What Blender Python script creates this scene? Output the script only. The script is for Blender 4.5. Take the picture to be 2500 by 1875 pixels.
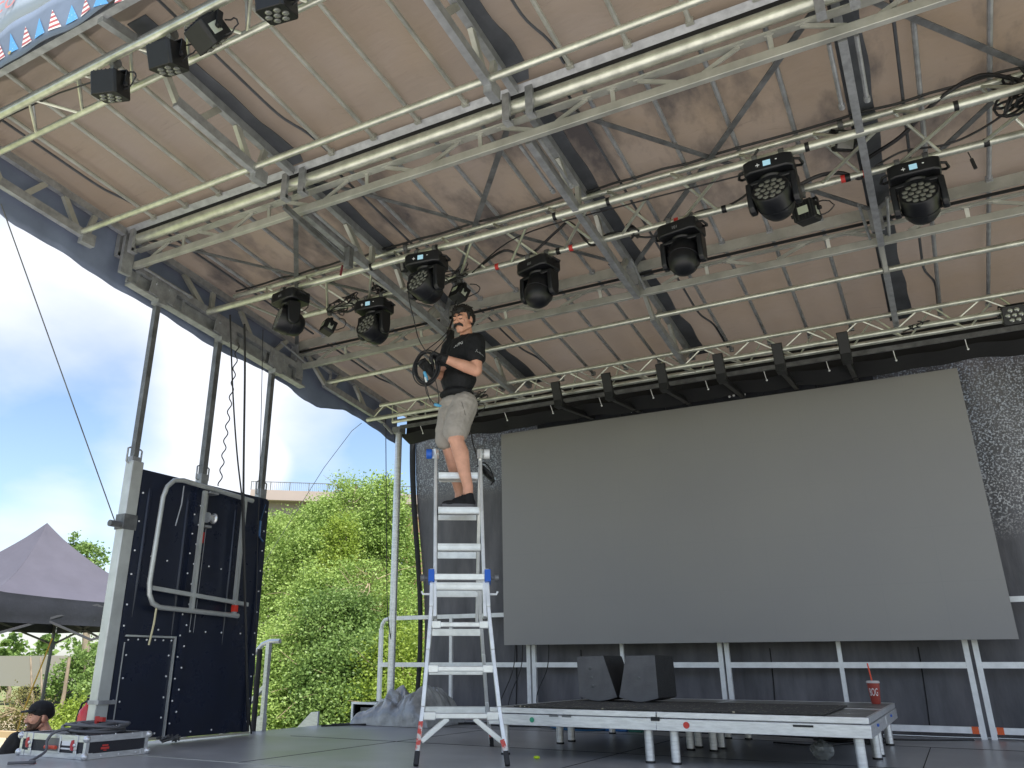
import bpy, bmesh, math, random
import numpy as np
from mathutils import Vector, Matrix
R = math.radians
PI = math.pi
for o in list(bpy.data.objects): bpy.data.objects.remove(o)
scene = bpy.context.scene
COL = scene.collection
# ---------------------------------------------------------------- camera
# photograph calibration: yaw 29.59 left, pitch 20.98 up, focal 1983 px of 2500, principal point (1137, 865)
CAMZ = 0.62
def cam_rows():
    a, b, c = R(-29.59), R(-20.98), R(.09)
    B0 = np.array([[1, 0, 0], [0, 0, -1], [0, 1, 0.]])
    Rz = np.array([[math.cos(a), -math.sin(a), 0], [math.sin(a), math.cos(a), 0], [0, 0, 1]])
    Rx = np.array([[1, 0, 0], [0, math.cos(b), -math.sin(b)], [0, math.sin(b), math.cos(b)]])
    Rr = np.array([[math.cos(c), -math.sin(c), 0], [math.sin(c), math.cos(c), 0], [0, 0, 1]])
    return Rr @ Rx @ B0 @ Rz
CM = cam_rows()
cd = bpy.data.cameras.new('camera'); cam = bpy.data.objects.new('camera', cd); COL.objects.link(cam)
cd.sensor_width = 36; cd.lens = 1983/2500*36; cd.shift_x = .0452; cd.shift_y = -.029
cd.clip_start = .05; cd.clip_end = 3000
rx, ry, rz = Vector(CM[0]), -Vector(CM[1]), -Vector(CM[2])
cam.matrix_world = Matrix(((rx[0], ry[0], rz[0], 0), (rx[1], ry[1], rz[1], 0), (rx[2], ry[2], rz[2], CAMZ), (0, 0, 0, 1)))
scene.camera = cam
def ray(x, y):            # direction through a point of the photograph (2212 px wide)
    s = 2500/2212
    return Vector(CM.T @ np.array([(x*s-1137)/1983, (y*s-865)/1983, 1.0]))
CP = Vector((0, 0, CAMZ))
def atY(x, y, Y): d = ray(x, y); return CP + d*(Y/d.y)
def atX(x, y, X): d = ray(x, y); return CP + d*(X/d.x)
def atZ(x, y, Z): d = ray(x, y); return CP + d*((Z-CAMZ)/d.z)
# ---------------------------------------------------------------- sky, sun, exposure
SUN_EL, SUN_AZ = 64.0, 125.0         # azimuth measured from +Y towards +X
w = bpy.data.worlds.new('World'); scene.world = w; w.use_nodes = True
nt = w.node_tree; nt.nodes.clear()
def N(t, typ, **kw):
    n = t.nodes.new(typ)
    for k, v in kw.items():
        if k.startswith('i_'):
            kk = k[2:]; n.inputs[int(kk) if kk.isdigit() else kk].default_value = v
        else: setattr(n, k, v)
    return n
out = N(nt, 'ShaderNodeOutputWorld'); bg = N(nt, 'ShaderNodeBackground', i_Strength=.106)
sky = N(nt, 'ShaderNodeTexSky', sky_type='NISHITA', sun_disc=False, sun_elevation=R(SUN_EL), sun_rotation=R(SUN_AZ), air_density=1.0, dust_density=1.2, ozone_density=1.6)
tc = N(nt, 'ShaderNodeTexCoord')
sep = N(nt, 'ShaderNodeSeparateXYZ'); nt.links.new(tc.outputs['Generated'], sep.inputs[0])
za = N(nt, 'ShaderNodeMath', operation='ADD', i_1=.22); nt.links.new(sep.outputs['Z'], za.inputs[0])
dx = N(nt, 'ShaderNodeMath', operation='DIVIDE'); dy = N(nt, 'ShaderNodeMath', operation='DIVIDE')
nt.links.new(sep.outputs['X'], dx.inputs[0]); nt.links.new(za.outputs[0], dx.inputs[1])
nt.links.new(sep.outputs['Y'], dy.inputs[0]); nt.links.new(za.outputs[0], dy.inputs[1])
cmb = N(nt, 'ShaderNodeCombineXYZ'); nt.links.new(dx.outputs[0], cmb.inputs[0]); nt.links.new(dy.outputs[0], cmb.inputs[1])
n1 = N(nt, 'ShaderNodeTexNoise', i_Scale=1.0, i_Detail=7.0, i_Roughness=.5, i_Distortion=.2)
mp = N(nt, 'ShaderNodeMapping'); mp.inputs['Location'].default_value = (3.1, 1.7, 0); nt.links.new(cmb.outputs[0], mp.inputs[0]); nt.links.new(mp.outputs[0], n1.inputs['Vector'])
rp = N(nt, 'ShaderNodeValToRGB'); rp.color_ramp.elements[0].position = .42; rp.color_ramp.elements[1].position = .70
acc = n1.outputs['Fac']
for (px, py, wid_, amt) in ((330, 760, .965, .16), (620, 850, .985, .16), (60, 560, .985, .16), (70, 1110, .9975, .20), (480, 1025, .9985, .30), (560, 1010, .9990, .22), (110, 860, .986, -.22), (500, 960, .992, -.12), (170, 1010, .992, -.10), (750, 980, .99, -.18)):
    d0 = ray(px, py).normalized(); vd = N(nt, 'ShaderNodeVectorMath', operation='DOT_PRODUCT'); vd.inputs[1].default_value = d0
    vn = N(nt, 'ShaderNodeVectorMath', operation='NORMALIZE'); nt.links.new(tc.outputs['Generated'], vn.inputs[0]); nt.links.new(vn.outputs[0], vd.inputs[0])
    mr = N(nt, 'ShaderNodeMapRange', interpolation_type='SMOOTHSTEP'); mr.inputs['From Min'].default_value = wid_; mr.inputs['From Max'].default_value = 1.0; mr.inputs['To Max'].default_value = amt
    nt.links.new(vd.outputs['Value'], mr.inputs[0]); ad_ = N(nt, 'ShaderNodeMath', operation='ADD'); nt.links.new(acc, ad_.inputs[0]); nt.links.new(mr.outputs[0], ad_.inputs[1]); acc = ad_.outputs[0]
nt.links.new(acc, rp.inputs[0])
mx = N(nt, 'ShaderNodeMix', data_type='RGBA'); mx.inputs['B'].default_value = (5.0, 5.1, 5.4, 1)
mm = N(nt, 'ShaderNodeMath', operation='MULTIPLY', i_1=.92); nt.links.new(rp.outputs[0], mm.inputs[0])
nt.links.new(mm.outputs[0], mx.inputs['Factor'])
nt.links.new(sky.outputs[0], mx.inputs['A']); nt.links.new(mx.outputs['Result'], bg.inputs['Color']); nt.links.new(bg.outputs[0], out.inputs[0])
sd = bpy.data.lights.new('sun', 'SUN'); sd.energy = 4.0; sd.angle = R(.55); sd.color = (1, .96, .9)
so = bpy.data.objects.new('sun', sd); COL.objects.link(so)
sdir = Vector((math.sin(R(SUN_AZ))*math.cos(R(SUN_EL)), math.cos(R(SUN_AZ))*math.cos(R(SUN_EL)), math.sin(R(SUN_EL))))
so.rotation_euler = sdir.to_track_quat('Z', 'Y').to_euler()
vs = scene.view_settings; scene.display_settings.display_device = 'sRGB'
vs.view_transform = 'Standard'; vs.look = 'None'; vs.exposure = 1.12; vs.gamma = 1; vs.use_curve_mapping = False
scene.cycles.max_bounces = 10; scene.cycles.diffuse_bounces = 6; scene.cycles.transparent_max_bounces = 16
# ---------------------------------------------------------------- helpers
class MB:
    def __init__(s): s.v = []; s.f = []; s.m = []
    def add(s, vs, fs, mi=0):
        b = len(s.v); s.v += [tuple(v) for v in vs]; s.f += [tuple(b+i for i in f) for f in fs]; s.m += [mi]*len(fs); return s
    def box(s, a, b, mi=0):
        x0, y0, z0 = [min(a[i], b[i]) for i in range(3)]; x1, y1, z1 = [max(a[i], b[i]) for i in range(3)]
        return s.add([(x0, y0, z0), (x1, y0, z0), (x1, y1, z0), (x0, y1, z0), (x0, y0, z1), (x1, y0, z1), (x1, y1, z1), (x0, y1, z1)],
                     [(0, 3, 2, 1), (4, 5, 6, 7), (0, 1, 5, 4), (1, 2, 6, 5), (2, 3, 7, 6), (3, 0, 4, 7)], mi)
    def cbox(s, c, d, mi=0): return s.box([c[i]-d[i]/2 for i in range(3)], [c[i]+d[i]/2 for i in range(3)], mi)
    def bar(s, p, q, w, h, up=(0, 0, 1), mi=0):        # rectangular bar from p to q, w sideways, h along up
        p, q, up = Vector(p), Vector(q), Vector(up); d = (q-p).normalized(); sx = d.cross(up)
        if sx.length < 1e-4: sx = d.cross(Vector((1, 0, 0)))
        sx.normalize(); u = sx.cross(d).normalized(); vs = []
        for e in (p, q):
            for a, b in ((-1, -1), (1, -1), (1, 1), (-1, 1)): vs.append(e + sx*(a*w/2) + u*(b*h/2))
        return s.add(vs, [(0, 1, 2, 3), (7, 6, 5, 4), (0, 4, 5, 1), (1, 5, 6, 2), (2, 6, 7, 3), (3, 7, 4, 0)], mi)
    def tube(s, pts, r, n=8, cyc=False, mi=0, cap=True):
        pts = [Vector(p) for p in pts]; k = len(pts); rr = r if isinstance(r, (list, tuple)) else [r]*k; vs = []; nrm = None
        for i, p in enumerate(pts):
            if cyc: d = pts[(i+1) % k]-pts[i-1]
            else: d = pts[min(i+1, k-1)]-pts[max(i-1, 0)]
            if d.length < 1e-9: d = Vector((0, 0, 1))
            d.normalize()
            if nrm is None:
                nrm = d.cross(Vector((0, 0, 1)))
                if nrm.length < 1e-3: nrm = d.cross(Vector((1, 0, 0)))
            nrm = (nrm - d*nrm.dot(d)); nrm.normalize(); bn = d.cross(nrm)
            for j in range(n):
                a = 2*PI*j/n; vs.append(p + nrm*(rr[i]*math.cos(a)) + bn*(rr[i]*math.sin(a)))
        fs = []
        for i in range(k if cyc else k-1):
            i2 = (i+1) % k
            for j in range(n): fs.append((i*n+j, i*n+(j+1) % n, i2*n+(j+1) % n, i2*n+j))
        if cap and not cyc: fs += [tuple(range(n-1, -1, -1)), tuple((k-1)*n+j for j in range(n))]
        return s.add(vs, fs, mi)
    def lathe(s, prof, c=(0, 0, 0), axis=(0, 0, 1), n=24, mi=0):   # prof: (radius, height)
        c = Vector(c); ax = Vector(axis).normalized(); q = ax.to_track_quat('Z', 'Y'); vs = []; fs = []
        for r, h in prof:
            for j in range(n): vs.append(c + q @ Vector((r*math.cos(2*PI*j/n), r*math.sin(2*PI*j/n), h)))
        for i in range(len(prof)-1):
            for j in range(n): fs.append((i*n+j, i*n+(j+1) % n, (i+1)*n+(j+1) % n, (i+1)*n+j))
        if prof[0][0] > 1e-5: fs.append(tuple(range(n-1, -1, -1)))
        if prof[-1][0] > 1e-5: fs.append(tuple((len(prof)-1)*n+j for j in range(n)))
        return s.add(vs, fs, mi)
    def prism(s, poly, o, ux, uy, uz, t, mi=0):        # polygon in (ux,uy) at o, extruded t along uz
        o, ux, uy, uz = Vector(o), Vector(ux), Vector(uy), Vector(uz); n = len(poly)
        vs = [o+ux*a+uy*b for a, b in poly] + [o+ux*a+uy*b+uz*t for a, b in poly]
        fs = [tuple(range(n-1, -1, -1)), tuple(range(n, 2*n))] + [(i, (i+1) % n, n+(i+1) % n, n+i) for i in range(n)]
        return s.add(vs, fs, mi)
    def ell(s, c, r, q=None, nu=16, nv=10, mi=0):
        c = Vector(c); vs = []; fs = []
        r = (r, r, r) if not isinstance(r, (tuple, list)) else r
        for i in range(1, nv):
            t = PI*i/nv
            for j in range(nu):
                a = 2*PI*j/nu; p = Vector((r[0]*math.sin(t)*math.cos(a), r[1]*math.sin(t)*math.sin(a), r[2]*math.cos(t)))
                vs.append(c + (q @ p if q else p))
        top = Vector((0, 0, r[2])); vs += [c + (q @ top if q else top), c - (q @ top if q else top)]; T = len(vs)-2
        for i in range(nv-2):
            for j in range(nu): fs.append((i*nu+j, (i+1)*nu+j, (i+1)*nu+(j+1) % nu, i*nu+(j+1) % nu))
        for j in range(nu): fs.append((T, j, (j+1) % nu)); fs.append((T+1, (nv-2)*nu+(j+1) % nu, (nv-2)*nu+j))
        return s.add(vs, fs, mi)
    def cap(s, p, q, r0, r1, n=14):                     # tapered capsule
        p, q = Vector(p), Vector(q); d = (q-p); L = d.length; pr = []
        for i in range(5): a = PI/2*(1-i/4); pr.append((r0*math.cos(a), -r0*math.sin(a)))
        for i in range(5): a = PI/2*i/4; pr.append((r1*math.cos(a), L+r1*math.sin(a)))
        pr[0] = (1e-5*0+.0001, pr[0][1]); pr[-1] = (.0001, pr[-1][1])
        return s.lathe(pr, p, d, n)
def wloc(o):
    v = Vector((0, 0, 0))
    while o is not None: v += o.location; o = o.parent
    return v
def obj(name, mb, mats, parent=None, smooth=35, bevel=0, local=False):
    off = Vector((0, 0, 0)) if (local or parent is None) else wloc(parent)
    me = bpy.data.meshes.new(name)
    me.from_pydata([(v[0]-off.x, v[1]-off.y, v[2]-off.z) for v in mb.v], [], mb.f)
    if not isinstance(mats, (list, tuple)): mats = [mats]
    for m in mats: me.materials.append(m)
    if any(mb.m): me.polygons.foreach_set('material_index', mb.m)
    me.update()
    if smooth:
        me.polygons.foreach_set('use_smooth', [True]*len(me.polygons)); me.set_sharp_from_angle(angle=R(smooth))
    o = bpy.data.objects.new(name, me); COL.objects.link(o)
    if parent: o.parent = parent
    if bevel:
        b = o.modifiers.new('bevel', 'BEVEL'); b.width = bevel; b.segments = 2; b.limit_method = 'ANGLE'; b.harden_normals = False
    return o
def tag(o, label, cat, group=None, kind=None):
    if label: o['label'] = label
    if cat: o['category'] = cat
    if group: o['group'] = group
    if kind: o['kind'] = kind
    return o
def thing(name, label, cat, loc=(0, 0, 0), group=None):
    o = bpy.data.objects.new(name, None); o.empty_display_size = .1; COL.objects.link(o); o.location = loc
    return tag(o, label, cat, group)
def one(name, mb, mats, label, cat, group=None, **k):    # a thing that is a single mesh
    return tag(obj(name, mb, mats, None, **k), label, cat, group)
def structure(name, mb, mats, **k):
    o = obj(name, mb, mats, None, **k); o['kind'] = 'structure'; return o
def text_mb(s, size, o, ux, uy, mi=0, th=.002, space=1.0, sx=1.0, shear=0.0):
    cu = bpy.data.curves.new('t', 'FONT'); cu.body = s; cu.size = size; cu.extrude = 0; cu.space_character = space; cu.align_x = 'CENTER'; cu.shear = shear; cu.resolution_u = 4
    ob = bpy.data.objects.new('t', cu); COL.objects.link(ob); bpy.context.view_layer.update()
    me = bpy.data.meshes.new_from_object(ob.evaluated_get(bpy.context.evaluated_depsgraph_get()))
    o, ux, uy = Vector(o), Vector(ux).normalized(), Vector(uy).normalized()
    m = MB(); m.add([o+ux*(v.co.x*sx)+uy*v.co.y for v in me.vertices], [tuple(p.vertices) for p in me.polygons], mi)
    bpy.data.objects.remove(ob); bpy.data.curves.remove(cu); bpy.data.meshes.remove(me)
    return m
def merge(a, b): a.add(b.v, b.f); a.m[-len(b.f):] = b.m; return a
# ---------------------------------------------------------------- materials
def mat(name, col, rough=.5, metal=0.0, var=0.0, vscale=6.0, col2=None, bump=0.0, bscale=40.0, spec=.5, stretch=(1, 1, 1), trans=0.0, emit=None, es=1.0, thr=(.35, .65), coat=0, rvar=0.0):
    m = bpy.data.materials.new(name); m.use_nodes = True; t = m.node_tree; b = t.nodes['Principled BSDF']
    b.inputs['Base Color'].default_value = (*col, 1); b.inputs['Roughness'].default_value = rough; b.inputs['Metallic'].default_value = metal
    b.inputs['Specular IOR Level'].default_value = spec; b.inputs['Coat Weight'].default_value = coat
    if emit: b.inputs['Emission Color'].default_value = (*emit, 1); b.inputs['Emission Strength'].default_value = es
    L = t.links
    if var or col2 or bump or rvar:
        tc = N(t, 'ShaderNodeTexCoord'); mp = N(t, 'ShaderNodeMapping'); mp.inputs['Scale'].default_value = stretch; L.new(tc.outputs['Object'], mp.inputs[0])
    if var or col2:
        nz = N(t, 'ShaderNodeTexNoise', i_Scale=vscale, i_Detail=6.0, i_Roughness=.6); L.new(mp.outputs[0], nz.inputs['Vector'])
        rp = N(t, 'ShaderNodeValToRGB'); e = rp.color_ramp.elements; e[0].position, e[1].position = thr
        c2 = col2 if col2 else tuple(c*(1-var) for c in col); c1 = col if col2 else tuple(min(1, c*(1+var)) for c in col)
        e[0].color = (*c1, 1); e[1].color = (*c2, 1); L.new(nz.outputs['Fac'], rp.inputs[0]); L.new(rp.outputs[0], b.inputs['Base Color'])
        if rvar:
            mr = N(t, 'ShaderNodeMapRange'); mr.inputs['To Min'].default_value = max(.05, rough-rvar); mr.inputs['To Max'].default_value = min(1, rough+rvar)
            mr.inputs['From Min'].default_value = .3; mr.inputs['From Max'].default_value = .7
            L.new(nz.outputs['Fac'], mr.inputs[0]); L.new(mr.outputs[0], b.inputs['Roughness'])
    if bump:
        bn = N(t, 'ShaderNodeTexNoise', i_Scale=bscale, i_Detail=5.0); L.new(mp.outputs[0], bn.inputs['Vector'])
        bp = N(t, 'ShaderNodeBump', i_Strength=bump, i_Distance=.02); L.new(bn.outputs['Fac'], bp.inputs['Height']); L.new(bp.outputs[0], b.inputs['Normal'])
    if trans:
        tr = N(t, 'ShaderNodeBsdfTranslucent'); ms = N(t, 'ShaderNodeMixShader', i_Fac=trans)
        tr.inputs['Color'].default_value = (*col, 1)
        if var or col2: L.new(rp.outputs[0], tr.inputs['Color'])
        L.new(b.outputs[0], ms.inputs[1]); L.new(tr.outputs[0], ms.inputs[2]); L.new(ms.outputs[0], t.nodes['Material Output'].inputs[0])
    return m
M = {}
M['galv'] = mat('galvanised_steel', (.36, .37, .39), .5, .55, .18, 14, bump=.08, bscale=60)
M['galvdark'] = mat('weathered_steel', (.17, .175, .18), .55, .5, .3, 9, bump=.1, bscale=50)
M['alu'] = mat('aluminium_tube', (.60, .61, .53), .34, .7, .18, 9, bump=.05, bscale=80)
M['alub'] = mat('painted_aluminium', (.44, .44, .405), .42, .45, .18, 5)
M['alumill'] = mat('mill_aluminium', (.70, .71, .72), .36, .7, .12, 12, stretch=(1, 1, 6), bump=.03, bscale=120)
M['white_metal'] = mat('bright_aluminium', (.86, .87, .88), .45, .15, .08, 10)
M['black'] = mat('black_housing', (.0045, .005, .0065), .5, 0, .3, 20)
M['blacksatin'] = mat('black_cast_housing', (.005, .0055, .0075), .42, 0)
M['rubber'] = mat('black_rubber', (.018, .018, .02), .6)
M['cable'] = mat('cable_sheath', (.014, .014, .016), .5)
M['greycable'] = mat('grey_cable_sheath', (.12, .12, .13), .55)
M['lens'] = mat('led_lens', (.30, .31, .28), .15, .6)
M['white'] = mat('white_print', (.8, .8, .8), .5)
M['red'] = mat('red_tape', (.55, .035, .03), .5)
M['blue'] = mat('blue_plastic', (.02, .12, .55), .4)
M['display'] = mat('lcd_display', (.3, .5, .6), .3, emit=(.35, .6, .75), es=.22)
M['skin'] = mat('skin', (.66, .34, .235), .5, 0, .10, 14, bump=.05, bscale=120)
M['shirt'] = mat('black_cotton', (.0045, .005, .007), .8, 0, .2, 10, bump=.5, bscale=9)
M['shorts'] = mat('grey_beige_cotton', (.36, .325, .29), .85, 0, .08, 12, bump=.5, bscale=10)
M['hair'] = mat('dark_hair', (.008, .007, .007), .45, bump=.5, bscale=90)
M['glove'] = mat('black_glove', (.012, .012, .014), .7, bump=.3, bscale=50)
# ================================================================ GROUND AND STAGE
GZ = -1.06
M['plaza'] = mat('pale_concrete', (.52, .50, .46), .9, 0, .12, .7, bump=.2, bscale=8)
M['grass'] = mat('grass_ground', (.13, .19, .05), .95, 0, col2=(.20, .19, .09), vscale=.8, bump=.6, bscale=5)
M['path'] = mat('sandy_path', (.42, .35, .24), .95, 0, .15, 1.5)
g = MB(); s = 900
g.add([(-s, -s, GZ), (s, -s, GZ), (s, s, GZ), (-s, s, GZ)], [(0, 1, 2, 3)]); structure('ground', g, M['grass'], smooth=0)
g = MB(); g.add([(-9.5, -16, GZ+.004), (9, -16, GZ+.004), (9, 10.5, GZ+.004), (-9.5, 10.5, GZ+.004)], [(0, 1, 2, 3)]); structure('plaza_paving', g, M['plaza'], smooth=0)
g = MB(); g.add([(-30, 2.0, GZ+.006), (-17.5, 2.0, GZ+.006), (-17.5, 30, GZ+.006), (-30, 30, GZ+.006)], [(0, 1, 2, 3)]); structure('path', g, M['path'], smooth=0)

def deckmat():
    m = mat('worn_black_stage_deck', (.105, .107, .112), .3, 0, spec=.9)
    t = m.node_tree; b = t.nodes['Principled BSDF']; L = t.links
    tc = N(t, 'ShaderNodeTexCoord')
    n1 = N(t, 'ShaderNodeTexNoise', i_Scale=1.3, i_Detail=9.0, i_Roughness=.65); L.new(tc.outputs['Object'], n1.inputs['Vector'])
    rp = N(t, 'ShaderNodeValToRGB'); rp.color_ramp.elements[0].position = .35; rp.color_ramp.elements[1].position = .7
    rp.color_ramp.elements[0].color = (.27, .27, .275, 1); rp.color_ramp.elements[1].color = (.46, .455, .45, 1); L.new(n1.outputs['Fac'], rp.inputs[0])
    # dusty scuffs
    mp = N(t, 'ShaderNodeMapping'); mp.inputs['Scale'].default_value = (1.2, 7, 1); mp.inputs['Rotation'].default_value = (0, 0, .7); L.new(tc.outputs['Object'], mp.inputs[0])
    n2 = N(t, 'ShaderNodeTexNoise', i_Scale=4.0, i_Detail=10.0, i_Roughness=.8); L.new(mp.outputs[0], n2.inputs['Vector'])
    r2 = N(t, 'ShaderNodeValToRGB'); r2.color_ramp.elements[0].position = .62; r2.color_ramp.elements[1].position = .72; L.new(n2.outputs['Fac'], r2.inputs[0])
    mx = N(t, 'ShaderNodeMix', data_type='RGBA'); mx.inputs['B'].default_value = (.5, .5, .49, 1); L.new(r2.outputs[0], mx.inputs['Factor']); L.new(rp.outputs[0], mx.inputs['A'])
    L.new(mx.outputs['Result'], b.inputs['Base Color'])
    mr = N(t, 'ShaderNodeMapRange'); mr.inputs['To Min'].default_value = .20; mr.inputs['To Max'].default_value = .46; L.new(n1.outputs['Fac'], mr.inputs[0]); L.new(mr.outputs[0], b.inputs['Roughness'])
    bp = N(t, 'ShaderNodeBump', i_Strength=.05, i_Distance=.01); L.new(n2.outputs['Fac'], bp.inputs['Height']); L.new(bp.outputs[0], b.inputs['Normal'])
    return m
M['deck'] = deckmat()
M['seam'] = mat('dark_gap', (.012, .012, .013), .8)
M['deckside'] = mat('stage_side_steel', (.10, .10, .11), .5, .5)
stage = thing('stage_deck', 'low black plywood stage floor with aluminium seams, filling the bottom of the picture', 'stage', (-6.3, 2.55, 0))
d = MB(); d.box((-6.3, 2.55, -.06), (4.4, 9.75, 0)); obj('deck_surface', d, M['deck'], stage, bevel=.004)
d = MB(); d.box((-6.28, 2.58, -.32), (4.38, 9.72, -.062)); obj('deck_frame', d, M['deckside'], stage)
for i, (yy, ww) in enumerate(((4.585, .010),)):
    d = MB(); d.box((-6.29, yy, .0), (4.38, yy+ww, .003)); obj('aluminium_seam', d, M['alub'], stage)
M['seam'] = mat('dark_gap', (.012, .012, .013), .8)
for (a, b) in (((-5.6, 6.53), (4.3, 6.53)), ((-6.28, 8.3), (4.3, 8.3))):
    d = MB(); d.box((a[0], a[1]-.004, 0), (b[0], b[1]+.004, .002)); obj('panel_gap', d, M['seam'], stage)
for xx in (-4.4, -2.36, -.32, 1.7):
    d = MB(); d.box((xx-.003, 4.6, 0), (xx+.003, 8.29, .0018)); obj('panel_gap', d, M['seam'], stage)
for xx in range(6):
    for yy in (2.9, 6.2, 9.4):
        d = MB(); d.box((-6.0+xx*2-.06, yy-.06, GZ), (-6.0+xx*2+.06, yy+.06, -.322)); obj('support_leg', d, M['deckside'], stage)
# ================================================================ ROOF
def zc(y): return 4.26-.114*(y-3.04)
def zp(y): return zc(y)+.29
def zm(y): return zp(y)+.04
RX = [-6.05, -4.03, -2.0, .05, 2.08, 4.1]
def membrane_mat():
    m = bpy.data.materials.new('roof_membrane'); m.use_nodes = True; t = m.node_tree; L = t.links; b = t.nodes['Principled BSDF']; b.inputs['Roughness'].default_value = .6
    tc = N(t, 'ShaderNodeTexCoord')
    n0 = N(t, 'ShaderNodeTexNoise', i_Scale=.8, i_Detail=8.0, i_Roughness=.6); L.new(tc.outputs['Object'], n0.inputs['Vector'])
    r0 = N(t, 'ShaderNodeValToRGB'); e = r0.color_ramp.elements; e[0].position = .3; e[1].position = .75; e[0].color = (.222, .184, .154, 1); e[1].color = (.205, .155, .108, 1); L.new(n0.outputs['Fac'], r0.inputs[0])
    # mildew blotches in the middle panel
    mp = N(t, 'ShaderNodeMapping'); mp.inputs['Scale'].default_value = (2.2, 1.0, 1); mp.inputs['Location'].default_value = (3.3, .4, 0); L.new(tc.outputs['Object'], mp.inputs[0])
    n1 = N(t, 'ShaderNodeTexNoise', i_Scale=1.0, i_Detail=7.0, i_Roughness=.62); L.new(mp.outputs[0], n1.inputs['Vector'])
    r1 = N(t, 'ShaderNodeValToRGB'); e = r1.color_ramp.elements; e[0].position = .47; e[1].position = .66; L.new(n1.outputs['Fac'], r1.inputs[0])
    sp = N(t, 'ShaderNodeSeparateXYZ'); L.new(tc.outputs['Object'], sp.inputs[0])
    mk = N(t, 'ShaderNodeMapRange'); mk.inputs['From Min'].default_value = -1.2; mk.inputs['From Max'].default_value = -.7; L.new(sp.outputs['Y'], mk.inputs[0])
    mk2 = N(t, 'ShaderNodeMapRange'); mk2.inputs['From Min'].default_value = 1.1; mk2.inputs['From Max'].default_value = .6; L.new(sp.outputs['Y'], mk2.inputs[0])
    mu = N(t, 'ShaderNodeMath', operation='MULTIPLY'); L.new(mk.outputs[0], mu.inputs[0]); L.new(mk2.outputs[0], mu.inputs[1])
    mu2 = N(t, 'ShaderNodeMath', operation='MULTIPLY'); L.new(mu.outputs[0], mu2.inputs[0]); L.new(r1.outputs[0], mu2.inputs[1])
    mx = N(t, 'ShaderNodeMix', data_type='RGBA'); mx.inputs['B'].default_value = (.055, .048, .047, 1); L.new(mu2.outputs[0], mx.inputs['Factor']); L.new(r0.outputs[0], mx.inputs['A'])
    # fine scuff lines
    mp2 = N(t, 'ShaderNodeMapping'); mp2.inputs['Scale'].default_value = (1.5, 9, 1); mp2.inputs['Rotation'].default_value = (0, 0, .12); L.new(tc.outputs['Object'], mp2.inputs[0])
    n2 = N(t, 'ShaderNodeTexNoise', i_Scale=1.6, i_Detail=12.0, i_Roughness=.75); L.new(mp2.outputs[0], n2.inputs['Vector'])
    r2 = N(t, 'ShaderNodeValToRGB'); e = r2.color_ramp.elements; e[0].position = .60; e[1].position = .74; e[1].color = (.6, .6, .6, 1); L.new(n2.outputs['Fac'], r2.inputs[0])
    mx2 = N(t, 'ShaderNodeMix', data_type='RGBA'); mx2.inputs['B'].default_value = (.10, .078, .06, 1); L.new(r2.outputs[0], mx2.inputs['Factor']); L.new(mx.outputs['Result'], mx2.inputs['A'])
    L.new(mx2.outputs['Result'], b.inputs['Base Color'])
    bn = N(t, 'ShaderNodeTexNoise', i_Scale=2.2, i_Detail=6.0); L.new(mp2.outputs[0], bn.inputs['Vector'])
    bp = N(t, 'ShaderNodeBump', i_Strength=.15, i_Distance=.05); L.new(bn.outputs['Fac'], bp.inputs['Height']); L.new(bp.outputs[0], b.inputs['Normal'])
    tr = N(t, 'ShaderNodeBsdfTranslucent'); L.new(mx2.outputs['Result'], tr.inputs['Color']); ms = N(t, 'ShaderNodeMixShader', i_Fac=.17)
    L.new(b.outputs[0], ms.inputs[1]); L.new(tr.outputs[0], ms.inputs[2]); L.new(ms.outputs[0], t.nodes['Material Output'].inputs[0])
    return m
M['membrane'] = membrane_mat()
M['skirt'] = mat('slate_blue_vinyl', (.20, .24, .35), .55, 0, .15, 2, bump=.3, bscale=4, trans=.05)
M['flap'] = mat('grey_vinyl_flap', (.065, .07, .082), .6, 0, .2, 5, bump=.2, bscale=14)
roof = thing('stage_roof', 'large tan fabric stage roof on grey steel rafters, covering the top of the picture', 'stage roof', (-1, 5.5, 4.2))
# membrane: a sheet with slight sag between purlins
nx, ny = 210, 70
X0, X1, Y0, Y1 = -6.2, 4.25, 2.40, 9.72
rng = random.Random(4)
xs = np.linspace(X0, X1, nx); ys = np.linspace(Y0, Y1, ny)
m = MB(); vs = []
for y in ys:
    for x in xs:
        z = zm(y) + .028*math.sin((x+6.05)/.406*PI)**2 + .012*math.sin(x*1.7+y*2.3)+.010*math.sin(3.1*x-1.3*y) + .03*max(0, math.sin((y-2.4)*1.5))**4
        vs.append((x, y, z))
fs = [(j*nx+i, (j+1)*nx+i, (j+1)*nx+i+1, j*nx+i+1) for j in range(ny-1) for i in range(nx-1)]
m.add(vs, fs); obj('membrane', m, M['membrane'], roof, smooth=180)
# purlins
for k in range(26):
    x = -6.05 + .4065*k
    if k % 5 == 0 or x > 3.2: continue
    for (a, b) in ((2.42, 4.20), (4.27, 6.66), (6.72, 8.75)):
        if k % 5 in (2,) and a > 2.5 and False: continue
        m = MB(); m.tube([(x, a, zp(a)), (x, b, zp(b))], .0175, 8); m.cbox((x, b, zp(b)-.002), (.05, .03, .045)); obj('purlin', m, M['galv'] if a > 4 else M['alub'], roof)
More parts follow.
